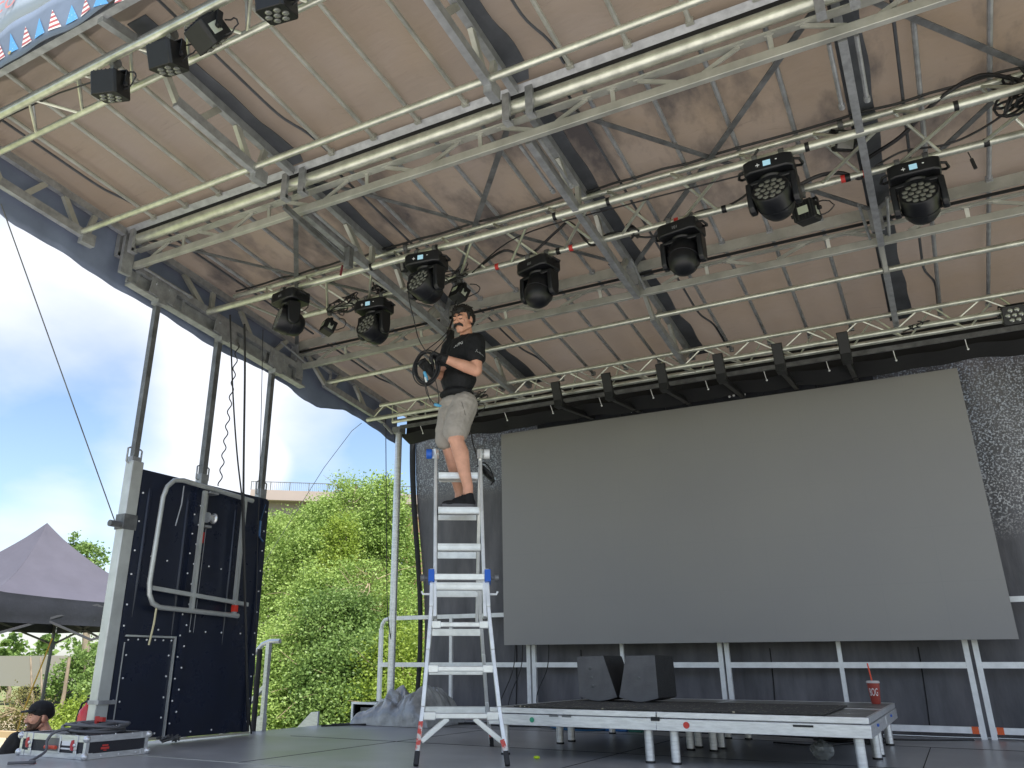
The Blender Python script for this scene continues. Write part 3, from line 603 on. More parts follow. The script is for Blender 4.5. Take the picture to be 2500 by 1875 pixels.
rail(-4.40, -2.20, 'guard rail behind the left speaker box, under the video wall')
rail(-2.13, .085, 'guard rail right of the speaker boxes, with orange tape at its right foot', tape=1)
rail(.165, 2.4, 'rightmost guard rail with orange tape at its left foot', tape=2)
# back left pole
m = MB(); bp_ = thing('rear_support_pole', 'round galvanised pole standing at the back left corner of the stage, holding the rear truss', 'pole', (-6.0, 8.75, 0))
tube_part(bp_, 'pole', [(-6.0, 8.75, 0), (-6.0, 8.75, 3.62)], .045, M['alumill'], 18)
m = MB(); m.cbox((-6.0, 8.75, .01), (.16, .16, .02)); obj('foot_plate', m, M['galv'], bp_)
m = MB(); m.cbox((-5.98, 8.72, 3.56), (.12, .14, .08)); m.tube([(-6.0, 8.60, 3.5), (-6.0, 8.40, 3.58)], .02); obj('head_clamp', m, M['galv'], bp_)
# ================================================================ LEFT SIDE PANEL
PX = -6.05
M['panel'] = mat('navy_black_panel', (.012, .017, .036), .30, 0, .15, 4, bump=.03, bscale=3, rvar=.06)
M['edgealu'] = mat('dull_aluminium_edge', (.55, .57, .56), .45, .5, .1, 5)
sp_ = thing('side_wall_panel', 'dark folded side wall standing at the left of the stage, studded with bolts and edged in aluminium', 'stage wall', (PX, 5.6, 0))
m = MB(); m.box((PX-.03, 4.80, .03), (PX, 6.42, 2.26)); 
for y in (4.91, 5.36, 5.98):     # pressed ribs
    m.tube([(PX-.004, y, 1.0 if y < 5 else .80), (PX-.004, y, 1.3), (PX-.004, y, 2.06), (PX-.006, y, 2.12)], [.006, .021, .021, .006], 12)
obj('wall_sheet', m, M['panel'], sp_)
m = MB(); m.box((PX-.09, 4.68, .02), (PX+.01, 4.80, 2.32)); pe = obj('front_post', m, M['edgealu'], sp_, bevel=.008)
m = MB(); m.box((PX-.02, 4.802, .04), (PX+.012, 4.855, 2.24)); obj('edge_channel', m, M['panel'], sp_)
m = MB(); m.cbox((PX-.04, 4.74, 1.78), (.115, .135, .13)); m.tube([(PX-.02, 4.72, 1.75), (PX-.02, 4.56, 1.75)], .028, 12); obj('pin_bracket', m, M['galvdark'], sp_)
m = MB(); m.cbox((PX-.03, 4.76, .34), (.13, .17, .03)); obj('grey_tape', m, M['galv'], sp_)
m = MB(); m.box((PX+.001, 5.42, .03), (PX+.028, 5.50, 2.22)); obj('centre_channel', m, M['panel'], sp_)
m = MB(); m.box((PX+.001, 6.34, .03), (PX+.022, 6.42, 2.24)); obj('rear_channel', m, M['panel'], sp_)
m = MB(); m.box((PX+.003, 4.87, .845), (PX+.022, 5.40, .860)); m.box((PX+.003, 5.385, .04), (PX+.024, 5.40, .86)); m.box((PX+.003, 4.86, .845), (PX+.02, 4.93, .857)); m.box((PX+.003, 4.855, .05), (PX+.018, 4.863, .8)); obj('angle_trim', m, M['edgealu'], sp_)
m = MB(); m.box((PX+.003, 4.87, .03), (PX+.03, 5.40, .05)); m.box((PX+.003, 5.5, .012), (PX+.03, 6.42, .028)); obj('bottom_trim', m, mat('dusty_aluminium_trim', (.55, .53, .42), .5, .3), sp_)
def bolts(lst):
    for (y, z) in lst:
        m = MB(); m.lathe([(.0085, 0), (.0085, .003), (.005, .008), (.0001, .009)], (PX+.004 if not (5.42 < y < 5.5 or y > 6.34 or y < 4.855) else PX+.028 if 5.42 < y < 5.5 else PX+.022 if y > 6.34 else PX+.012, y, z), (1, 0, 0), 10); obj('bolt', m, M['white_metal'], sp_)
bl = [(4.83, z) for z in (.35, 1.35, 1.55, 1.8, 2.05, 1.1, .93)] + [(5.43, .15+.18*i) for i in range(11)] + [(5.49, .24+.18*i) for i in range(11)] + [(6.38, .12+.2*i) for i in range(11)]
bl += [(4.90, .82), (5.0, .825), (5.09, .825), (5.18, .825), (5.27, .825), (5.36, .825), (4.90, .70), (4.90, .52), (4.90, .34), (4.90, .16), (5.35, .70), (5.35, .53), (5.35, .36), (5.35, .2), (5.3, .08)]
bl += [(5.2, .91), (5.56, .91), (5.75, .91), (5.95, .91), (6.2, .91), (5.02, 1.52), (5.2, 1.5), (5.7, 1.5), (5.86, 1.49), (6.1, 1.49), (5.7, .07), (5.95, .07)]
bolts(bl)
# three telescoping poles
pl = ('telescoping_pole', 'roof poles rising from the side wall')
for y, zt, lab, w_ in ((4.73, 3.87, 'leftmost square steel roof pole, above the front post of the side wall', .055), (5.54, 3.82, 'middle square steel roof pole, behind the stored railing', .062), (6.36, 3.68, 'rightmost of the three roof poles on the side wall, nearest the trees', .055)):
    t = thing('telescoping_pole', lab, 'pole', (PX-.05, y, 2.2), pl[1])
    m = MB(); m.box((PX-.05-w_/2, y-w_/2, 2.12), (PX-.05+w_/2, y+w_/2, zt)); obj('inner_tube', m, M['galvdark'], t, bevel=.004)
    m = MB(); m.box((PX-.09, y-.045, 2.24), (PX-.01, y+.045, 2.36)); 
    for s_ in (-1, 1): m.tube([(PX-.05, y+s_*.05, 2.30), (PX-.05, y+s_*.075, 2.31), (PX-.05, y+s_*.075, 2.43), (PX-.05, y+s_*.05, 2.44)], .009, 8)
    obj('collar', m, M['galv'], t, bevel=.004)
    m = MB(); m.tube([(PX-.05, y, zt-.02), (PX-.05, y, zt+.03)], .04, 12); obj('pole_head', m, M['galv'], t)
# stored railing on the wall
sr = thing('stored_railing', 'aluminium railing section with rounded corners strapped upside down against the dark side wall', 'railing', (PX+.1, 5.5, 1.6))
q = .03; xr_ = PX+.10
pts = [(xr_, 6.10, 2.18), (xr_, 5.18, 2.22), (xr_, 5.08, 2.20), (xr_, 5.01, 2.13), (xr_, 4.98, 2.03), (xr_, 4.96, 1.28), (xr_, 4.975, 1.19), (xr_, 5.02, 1.12), (xr_, 5.10, 1.09), (xr_, 6.05, 1.065)]
m = MB(); m.tube(pts, .022, 10); obj('outer_frame', m, M['edgealu'], sr)
m = MB(); m.bar((xr_, 4.99, 1.245), (xr_, 6.16, 1.175), .035, .035); obj('cross_rail', m, M['edgealu'], sr)
for y in (5.46, 5.99):
    m = MB(); m.bar((xr_+.002, y, 1.07), (xr_+.002, y, 2.17), .035, .035, up=(0, 1, 0)); obj('upright', m, M['edgealu'], sr)
m = MB(); m.box((xr_-.02, 5.97, 1.10), (xr_+.022, 6.02, 1.16)); obj('red_tape', m, mat('bright_red_tape', (.75, .05, .03), .5), sr)
m = MB(); m.tube([(xr_+.01, 5.06, 1.08), (xr_+.015, 5.05, .95), (xr_+.005, 5.035, .78)], .009, 6); one('ratchet_strap', m, mat('yellow_strap', (.6, .55, .35), .7), 'pale yellow strap tail hanging from the lower corner of the stored railing', 'strap')
m = MB(); m.tube([(xr_, 5.20, 2.17), (xr_+.01, 5.19, 2.0), (xr_, 5.16, 1.80)], .007, 6); one('ratchet_strap', m, M['galv'], 'short grey strap tail hanging inside the upper corner of the stored railing', 'strap')
# winch
wn = thing('hand_winch', 'small steel hand winch with cable drum on the upper middle of the side wall', 'winch', (PX+.06, 5.52, 1.98))
m = MB(); m.box((PX+.03, 5.49, 1.90), (PX+.045, 5.56, 2.16)); m.box((PX+.03, 5.49, 2.15), (PX+.14, 5.60, 2.17)); m.box((PX+.03, 5.52, 1.84), (PX+.09, 5.60, 1.86)); obj('winch_frame', m, M['galv'], wn)
m = MB(); m.lathe([(.05, 0), (.05, .008), (.032, .01), (.036, .03), (.03, .05), (.036, .07), (.05, .08), (.05, .088)], (PX+.09, 5.53, 1.93), (0, 1, 0), 20); obj('cable_drum', m, M['alumill'], wn)
m = MB(); m.box((PX+.03, 5.51, 1.70), (PX+.034, 5.575, 1.80)); obj('red_label', m, M['red'], wn)
for yy in (5.525, 5.575):
    m = MB(); m.tube([(PX+.045, yy, 1.86), (PX+.035, yy-.0, .9)], .003, 5); obj('winch_line', m, M['galv'], wn)
# ================================================================ HANGING CABLES, GUY WIRES
def cable(name, pts, r, mt, lab, cat='cable', group=None, n=6, sub=6, parent=None):
    P = [Vector(p) for p in pts]; out_ = []
    for i in range(len(P)-1):
        p0, p1, p2, p3 = P[max(i-1, 0)], P[i], P[i+1], P[min(i+2, len(P)-1)]
        for k in range(sub):
            t = k/sub; out_.append(.5*((2*p1)+(p2-p0)*t+(2*p0-5*p1+4*p2-p3)*t*t+(3*p1-p0-3*p2+p3)*t**3))
    out_.append(P[-1]); m = MB(); m.tube(out_, r, n)
    if parent: return obj(name, m, mt, parent, smooth=60)
    return one(name, m, mt, lab, cat, group, smooth=60)
hx = -5.88
hc = [[(497, 680), (501, 800), (506, 900), (513, 990), (521, 1060), (523, 1085), (527, 1250), (532, 1400), (537, 1520), (543, 1585)],
      [(528, 700), (529, 800), (527, 950), (526, 1070), (528, 1200), (531, 1350), (533, 1480), (536, 1580)]]
for i, c in enumerate(hc):
    cable('power_cable', [atX(x, y, hx+.02*i) for x, y in c], .011 if i else .008, M['cable'], ['thin black cable dropping from the roof edge and slanting across the side wall', 'thick black cable dropping straight from the roof edge beside the side wall'][i], 'cable', 'cables hanging from the roof edge', n=8)
cable('rope', [atX(x, y, hx+.05) for x, y in ((568, 712), (564, 900), (560, 1060), (556, 1200), (552, 1380), (548, 1500))], .004, M['rubber'], 'thin straight black line hanging left of the rightmost roof pole', 'rope')
pts = []
for i in range(90):
    f = i/89; x = 514+(474-514)*f; y = 740+(1050-740)*f; p = atX(x+3.6*math.sin(f*62), y, -5.98); pts.append(p)
m = MB(); m.tube(pts, .006, 6); one('coiled_cable', m, M['cable'], 'curly black cable hanging between the middle and right roof poles', 'cable', smooth=60)
cable('guy_wire', [atX(2, 440, -6.2), atX(253, 1140, -6.12)], .005, M['galvdark'], 'dark guy wire from the upper left roof corner down to the side wall bracket', 'wire', sub=2)
cable('guy_wire', [atX(781, 914, -6.2), atX(700, 1010, -6.9), (-9.2, 8.4, .2), (-10.6, 8.6, GZ)], .004, M['galvdark'], 'thin guy wire slanting down in front of the trees', 'wire', sub=2)
cable('rope', [atX(833, 900, -6.02), atX(834, 1020, -6.02), atX(835, 1200, -6.0), atX(838, 1330, -6.0), atX(851, 1440, -5.98), (-5.95, 8.66, .02)], .006, M['cable'], 'black rope hanging down beside the round rear pole', 'rope')
m = MB(); m.tube([atX(836+5*math.cos(a), 1055+34*math.sin(a)*1.0, -6.02) for a in np.linspace(0, 2*PI, 24, endpoint=False)], .003, 5, cyc=True); one('rope_loop', m, M['cable'], 'small loop of cord hanging next to the rear pole below the roof corner', 'cord')
m = MB(); p = atX(563, 1125, -6.0); q_ = atX(560, 1158, -6.0); m.tube([atX(574, 1090, -6.0), p], .003, 5); m.tube([p, q_], .012, 8); m.tube([q_, atX(568, 1170, -6.0)], .008, 6); one('turnbuckle', m, mat('blue_anodised', (.07, .15, .3), .4, .5), 'small blue turnbuckle hanging at the rear edge of the side wall', 'turnbuckle')
# ================================================================ LOW PLATFORM
pf = thing('riser_platform', 'low aluminium riser platform with dark deck panels standing in front of the video wall', 'platform', (-1.85, 7.2, 0))
PZ = .325
M['pdeck'] = mat('dark_plywood_deck', (.17, .165, .155), .36, 0, .25, 3, rvar=.12)
xs_ = (-3.16, -1.865, -.535); ys_ = (5.93, 7.17, 8.42)
for i in range(2):
    for j in range(2):
        x0, x1, y0, y1 = xs_[i]+.003, xs_[i+1]-.003, ys_[j]+.003, ys_[j+1]-.003
        m = MB(); m.box((x0+.02, y0+.02, PZ-.03), (x1-.02, y1-.02, PZ)); dk = obj('deck_panel', m, M['pdeck'], pf)
        m = MB()
        for (a, b, c, d) in ((x0, y0, x1, y0+.02), (x0, y1-.02, x1, y1), (x0, y0+.02, x0+.02, y1-.02), (x1-.02, y0+.02, x1, y1-.02)):
            m.box((a, b, PZ-.035), (c, d, PZ+.003)); 
        for (a, b, c, d) in ((x0-.006, y0-.006, x1+.006*(i == 1), y0+.025), (x0, y1-.025, x1, y1), (x0-.004, y0+.026, x0+.025, y1-.026), (x1-.025, y0+.026, x1+.006*(i == 1), y1-.026)):
            m.box((a, b, PZ-.115), (c, d, PZ-.040))
        obj('frame', m, M['alumill'], dk, bevel=.003)
for x in (-3.07, -1.955, -1.775, -.62):
    for y in (6.02, 7.05, 7.30, 8.33):
        m = MB(); m.tube([(x, y, 0.012), (x, y, PZ-.04)], .031, 16); lg = obj('leg', m, M['alumill'], pf); m = MB(); m.tube([(x, y, 0), (x, y, .014)], .034, 16); obj('foot_cap', m, M['rubber'], lg)
m = MB(); m.lathe([(.021, 0), (.021, .001)], (-1.66, 5.923, PZ-.075), (0, -1, 0), 20); obj('red_sticker', m, mat('red_sticker', (.65, .06, .04), .5), pf)
m = MB(); m.lathe([(.018, 0), (.018, .001)], (-2.80, 5.923, PZ-.075), (0, -1, 0), 20); obj('green_sticker', m, mat('green_sticker', (.05, .35, .2), .5), pf)
m = MB(); m.box((-1.90, 5.918, PZ-.055), (-1.84, 5.93, PZ-.030)); m.box((-.98, 5.919, PZ-.062), (-.86, 5.926, PZ-.050)); obj('latch', m, M['black'], pf)
for x in (-2.66, -2.56): m = MB(); m.box((x, 5.921, PZ-.05), (x+.07, 5.926, PZ-.040)); obj('latch', m, M['galvdark'], pf)
m = MB(); m.box((-.53, 6.35, PZ-.07), (-.522, 6.42, PZ-.055)); m.box((-.53, 7.6, PZ-.07), (-.522, 7.68, PZ-.055)); obj('latch', m, M['blue'], pf)
def mat_grit():
    m = mat('rubber_grit_mat', (.075, .072, .066), .85, 0, .3, 60, bump=.8, bscale=160); t = m.node_tree; L = t.links; b = t.nodes['Principled BSDF']
    tc = N(t, 'ShaderNodeTexCoord'); vo = N(t, 'ShaderNodeTexVoronoi', i_Scale=26.0); L.new(tc.outputs['Object'], vo.inputs['Vector']); lt = N(t, 'ShaderNodeMath', operation='LESS_THAN', i_1=.22); L.new(vo.outputs['Distance'], lt.inputs[0])
    vr = N(t, 'ShaderNodeSeparateColor'); L.new(vo.outputs['Color'], vr.inputs[0]); g_ = N(t, 'ShaderNodeMath', operation='GREATER_THAN', i_1=.55); L.new(vr.outputs[0], g_.inputs[0]); mu = N(t, 'ShaderNodeMath', operation='MULTIPLY'); L.new(lt.outputs[0], mu.inputs[0]); L.new(g_.outputs[0], mu.inputs[1])
    src = b.inputs['Base Color'].links[0].from_socket; mx = N(t, 'ShaderNodeMix', data_type='RGBA'); mx.inputs['B'].default_value = (.55, .50, .36, 1); L.new(mu.outputs[0], mx.inputs['Factor']); L.new(src, mx.inputs['A']); L.new(mx.outputs['Result'], b.inputs['Base Color']); return m
m = MB(); m.box((-2.98, 5.99, PZ+.0045), (-.80, 7.36, PZ+.016)); one('grit_mat', m, mat_grit(), 'dark gritty rubber mat littered with crumbs, lying on the riser platform', 'mat', bevel=.003)
# speaker boxes
M['spk'] = mat('textured_black_paint', (.022, .022, .024), .62, 0, .15, 12, bump=.5, bscale=220)
M['spkgrille'] = mat('speaker_grille', (.010, .010, .012), .5, bump=.6, bscale=300)
def wedge(poly, y0, dep, lab, holes, rot):
    t = thing('speaker_box', lab, 'loudspeaker', (sum(p[0] for p in poly)/len(poly), y0, PZ+.018), 'speaker boxes on the riser')
    c = t.location.copy(); m = MB(); zt = PZ+.018; P = [(x-c.x, z-.33) for x, z in poly]
    m.prism(P, (c.x, y0, zt), (1, 0, 0), (0, 0, 1), (0, 1, 0), dep)
    obj('cabinet', m, M['spk'], t, bevel=.006)
    m = MB(); m.prism([(a*.985, .003+b*.985) for a, b in P], (c.x, y0-.003, zt), (1, 0, 0), (0, 0, 1), (0, 1, 0), .0028); obj('end_plate', m, mat('worn_grey_black_plate', (.125, .125, .132), .55, 0, .2, 5, bump=.3, bscale=150), t)
    m = MB(); m.prism([((a*.965), .008+b*.955) for a, b in P], (c.x, y0+dep-.002, zt), (1, 0, 0), (0, 0, 1), (0, 1, 0), .02); obj('grille', m, M['spkgrille'], t)
    for (x, z) in holes:
        m = MB(); m.lathe([(.012, 0), (.012, .004), (.007, .006), (.006, .001), (.0001, .001)], (x, y0-.0032, z), (0, -1, 0), 14); obj('fly_point', m, M['galvdark'], t)
    t.rotation_euler = (0, 0, rot); return t
def arc(x0, x1, z, dip, n=8): return [(x0+(x1-x0)*i/n, z-dip*math.sin(PI*i/n)) for i in range(n+1)]
wedge(arc(-2.868, -2.525, .362, .032)+[(-2.63, .692), (-2.875, .685)], 7.02, .46, 'left speaker box on the riser, its tapered end plate with three holes', [(-2.755, .60), (-2.745, .53), (-2.735, .46)], R(0))
wedge(arc(-2.505, -2.165, .362, .032)+[(-2.170, .692), (-2.425, .690)], 7.0, .46, 'right speaker box on the riser, one hole in its end plate, dark side visible', [(-2.32, .53)], R(-2))
# cup
cp = thing('drink_cup', 'red takeaway cup with lid and straw reading BOG, standing on the corner of the riser', 'cup', (-.66, 8.15, PZ))
cx, cy = -.66, 8.15
m = MB(); m.lathe([(.030, 0), (.036, .01), (.050, .165), (.048, .165), (.034, .012), (.0001, .012)], (cx, cy, PZ), n=28); obj('cup_body', m, mat('red_brown_cup', (.36, .06, .045), .3), cp)
m = MB(); m.lathe([(.053, .163), (.054, .172), (.048, .182), (.02, .184), (.0001, .184)], (cx, cy, PZ), n=28); obj('lid', m, mat('clear_lid', (.6, .55, .55), .2), cp)
m = MB(); m.tube([(cx-.005, cy, PZ+.18), (cx-.018, cy-.004, PZ+.32)], .006, 8); obj('straw', m, mat('orange_red_straw', (.8, .08, .03), .4), cp)
t_ = text_mb('BOG', .085, (0, 0, 0), (1, 0, 0), (0, 0, 1), sx=.40)
vs = []
for v in t_.v:
    a = v[0]/.045; zz = .075+v[2]-.01; rr = .0365+(.0505-.0365)*(zz-.01)/.155+.0012; ang = a-.05
    vs.append((cx+rr*math.sin(ang), cy-rr*math.cos(ang), PZ+zz))
t_.v = vs; obj('lettering', t_, M['white'], cp, smooth=0)
# crumpled clear plastic ball, green ball, small debris
m = MB(); rng = random.Random(8); m.ell((0, 0, 0), (.075, .07, .065), nu=20, nv=14)
m.v = [(-.95+v[0]*(1+.25*(rng.random()-.5)), 6.80+v[1]*(1+.25*(rng.random()-.5)), .062+v[2]*(1+.2*(rng.random()-.5))) for v in m.v]
M['clear'] = mat('crumpled_film', (.45, .47, .47), .15); M['clear'].node_tree.nodes['Principled BSDF'].inputs['Transmission Weight'].default_value = .55
one('plastic_wrap', m, M['clear'], 'crumpled ball of clear plastic wrap lying on the floor under the riser', 'plastic wrap', smooth=20)
m = MB(); m.tube([(-2.73+.014*math.cos(a), 5.84+.014*math.sin(a), .012) for a in np.linspace(0, 2*PI, 16, endpoint=False)], .009, 8, cyc=True); one('earplug_ring', m, mat('lime_green_foam', (.55, .75, .02), .6), 'tiny lime green ring lying on the stage floor right of the ladder', 'ring')
m = MB(); m.box((-5.62, 3.86, .001), (-5.52, 3.875, .004)); m.box((-5.58, 3.85, .001), (-5.56, 3.89, .0035)); one('tape_scrap', m, M['red'], 'scrap of red tape on the floor in front of the flight case', 'tape')
# cables under the riser and along the back
def coil(cx, cy, z, r0, r1, turns, rr, mt, lab, name='cable_coil', seed=1, flat=.12, group=None):
    rng = random.Random(seed); pts = []; n = int(turns*26)
    ph = [rng.random()*6 for _ in range(6)]
    for i in range(n):
        a = 2*PI*i/26; k = i/26; r = r0+(r1-r0)*(.5+.5*math.sin(k*2.3+ph[0]))
        pts.append((cx+r*math.cos(a)+.02*math.sin(k*3+ph[1]), cy+r*math.sin(a)*.85+.02*math.cos(k*2.1+ph[2]), z+rr+flat*(.5+.5*math.sin(k*1.7+a*.5+ph[3]))*.5))
    m = MB(); m.tube(pts, rr, 7); return one(name, m, mt, lab, 'cable coil', group, smooth=60)
coil(-.95, 8.6, 0, .16, .30, 9, .009, M['cable'], 'black cable coil on the floor behind the right legs of the riser', seed=2)
coil(-3.55, 8.75, 0, .2, .34, 6, .010, mat('blue_cable', (.015, .10, .22), .5), 'blue cable coil on the floor behind the ladder, left end of the riser', seed=3)
for i, (pts, r_, lab) in enumerate([([(-6.1, 7.6, .012), (-5.6, 8.3, .015), (-5.0, 8.7, .015), (-4.3, 8.6, .014), (-3.4, 8.9, .015), (-2.3, 8.7, .015), (-1.5, 8.9, .015), (-.6, 8.8, .015), (0, 9.1, .015)], .010, 'long black cable running along the back of the stage behind the riser'),
      ([(-6.2, 7.9, .01), (-5.5, 8.5, .015), (-4.6, 8.95, .015), (-3.6, 8.55, .02), (-2.6, 8.95, .015), (-1.2, 8.6, .015)], .008, 'black cable weaving along the floor behind the riser legs'),
      ([(-1.5, 8.0, .01), (-1.2, 7.9, .01), (-1.0, 8.1, .01), (-.85, 8.4, .012)], .008, 'short black cable under the right half of the riser')]):
    cable('floor_cable', pts, r_, M['cable'], lab, 'cable', 'cables on the stage floor')
for i, (x0, lab) in enumerate(((-4.72, 'leftmost thin cable hanging from the bottom of the video wall'), (-4.62, 'middle thin cable hanging from the bottom of the video wall'), (-4.28, 'thin cable hanging beside the first post pair under the video wall'))):
    cable('signal_cable', [(x0+.13, 9.3, .9), (x0+.10, 9.3, .6), (x0-.02, 9.25, .3), (x0-.12+.1*i, 9.1, .02)], .006, M['cable'], lab, 'cable', 'cables hanging under the video wall')
bx = thing('power_box', 'small blue and green power box on the floor behind the left riser legs', 'power box', (-3.1, 8.7, 0))
m = MB(); m.box((-3.28, 8.62, 0), (-3.02, 8.8, .10)); obj('box_body', m, mat('blue_box', (.02, .16, .45), .45), bx, bevel=.006)
m = MB(); m.box((-3.0, 8.60, .0), (-2.86, 8.72, .08)); obj('side_box', m, mat('green_box', (.04, .22, .17), .5), bx, bevel=.006)
for k in range(3):
    m = MB(); m.lathe([(.018, 0), (.018, .02), (.010, .022), (.0001, .022)], (-3.24+.08*k, 8.62, .055), (0, -1, 0), 12); obj('socket', m, M['white'], bx)
# ================================================================ MOVING HEADS
def moving_head(X, tube, tone, lab, pan, tilt, base_rot, disp=True, lens=True, drop=.05):
    """hangs from a truss tube at (X, y, z); pan: direction the yoke faces (deg, 0 = towards -Y), tilt: lens elevation (deg, 0 = level, -90 straight down)"""
    y, z = tube; t = thing('moving_head', lab, 'stage light', (X, y, z-.02), 'moving head lights on the middle truss')
    def place(m, A, o): m.v = [tuple(A @ Vector(v)+o) for v in m.v]; return m
    O = Vector((X, y, z)); RB = Matrix.Rotation(R(base_rot), 3, 'Z')
    m = MB()
    for s_ in (-.09, .09):
        m.tube([(s_-.018, 0, 0), (s_+.018, 0, 0)], .042, 14); m.cbox((s_, 0, -.045), (.03, .04, .05))
    obj('truss_clamp', place(m, Matrix.Identity(3), O), M['galvdark'], t)
    m = MB(); pr = [(-.165, -.10), (-.12, -.125), (.12, -.125), (.165, -.10), (.165, .10), (.12, .125), (-.12, .125), (-.165, .10)]
    m.prism(pr, (0, 0, -.165), (1, 0, 0), (0, 1, 0), (0, 0, 1), .105); base = obj('base', place(m, RB, O), M['blacksatin'], t, bevel=.012)
    for s_ in (-1, 1):
        m = MB(); m.tube([(s_*.160, -.05, -.09), (s_*.20, -.045, -.10), (s_*.215, 0, -.115), (s_*.20, .045, -.10), (s_*.160, .05, -.09)], .010, 8); obj('handle', place(m, RB, O), M['black'], base)
    if disp:
        m = MB(); m.box((-.028, -.129, -.135), (.022, -.125, -.095)); obj('display', place(m, RB, O), M['display'], base)
        m = MB(); m.cbox((-.065, -.127, -.118), (.026, .003, .004)); m.cbox((-.065, -.127, -.118), (.004, .0035, .026)); m.cbox((.06, -.127, -.105), (.012, .003, .006)); obj('menu_buttons', place(m, RB, O), M['white_metal'], base)
    else:
        tx = text_mb('101', .035, (0, -.128, -.13), (1, 0, 0), (0, 0, 1)); obj('fixture_number', place(tx, RB, O), M['galv'], base, smooth=0)
    RP = Matrix.Rotation(R(pan), 3, 'Z'); m = MB()
    m.lathe([(.085, -.165), (.085, -.185), (.07, -.195)], (0, 0, 0), n=24)
    m.prism([(-.165, -.19), (-.06, -.175), (.06, -.175), (.165, -.19), (.165, -.215), (-.165, -.215)], (0, -.055, 0), (1, 0, 0), (0, 0, 1), (0, 1, 0), .11)
    for s_ in (-1, 1):
        a = s_*.150; prof = [(-.055, -.19), (.055, -.19), (.060, -.30), (.052, -.385), (.025, -.415), (-.025, -.415), (-.052, -.385), (-.060, -.30)]
        m.prism(prof, (a-.022, 0, 0), (0, 1, 0), (0, 0, 1), (1, 0, 0), .044)
    yk = obj('yoke', place(m, RP, O), M['blacksatin'], t, bevel=.010)
    hc = Vector((0, 0, -.345)); RT = RP @ Matrix.Rotation(R(tilt), 3, 'X')   # local -Y is the lens direction; +tilt lifts it? (rotation about X lifts -Y downwards when positive)
    m = MB(); m.lathe([(.0001, -.150), (.05, -.147), (.088, -.125), (.112, -.085), (.122, -.03), (.126, .03), (.128, .10), (.122, .112), (.112, .108)], (0, 0, 0), (0, -1, 0), 36)
    for k in range(9): m.lathe([(.1225+.0015*0, -.03), (.1275, -.028), (.1275, -.022), (.1235, -.020)], (0, .0-.0+(-.075+k*.011)*0, 0), (0, -1, 0), 36) if k == 0 else None
    hd = obj('lamp_head', place(m, RT, O+RP @ hc), M['blacksatin'], t)
    m = MB(); m.lathe([(.112, .104), (.0001, .104)], (0, 0, 0), (0, -1, 0), 36); obj('lens_plate', place(m, RT, O+RP @ hc), M['black'], hd)
    m = MB(); pos = [(0, 0)] + [(.045*math.cos(PI/3*k), .045*math.sin(PI/3*k)) for k in range(6)] + [(.086*math.cos(PI/6*k+.2), .086*math.sin(PI/6*k+.2)) for k in range(12)]
    for (a, b) in pos: m.lathe([(.019, .104), (.0195, .108), (.014, .111), (.0001, .113)], (a, 0, b), (0, -1, 0), 12)
    # pos uses x and z in the lens plane
    obj('led_cluster', place(m, RT, O+RP @ hc), M['lens'], hd)
    return t
# tilt>0 turns the lens (local -Y) upwards is negative rotation about X: Rx(t)*(-Y) = (0,-cos t,-sin t) -> use negative for up
def up(d): return -d
H = [(-4.93, T1, 'leftmost moving head light with its big glass face turned away to the left', -32, up(12), -10, False),
     (-4.36, T3, 'second moving head light from the left, tilted lens facing left, over the small dangling light', -10, up(18), 5, True),
     (-3.40, T1, 'third moving head light, lens facing left, just above and left of the man', -12, up(20), 8, True),
     (-2.60, T3, 'moving head light right of the man with its lens turned away, hanging straight down', 168, up(62), -15, False),
     (-1.335, T3, 'moving head light in the centre of the picture, lens hidden, red tape beside it', 175, up(62), -10, False),
     (-.545, T1, 'moving head light with round forward lens and a small lamp at its lower right', -6, up(22), 0, True),
     (.335, T3, 'second moving head light from the right, round forward lens, right of the rafter', -2, up(22), 0, True),
     (1.13, T1, 'moving head light cut off by the right edge of the picture', 10, up(10), 0, True)]
HEADS = [moving_head(x, tb, 0, lab, pan, tilt, br, d) for x, tb, lab, pan, tilt, br, d in H]
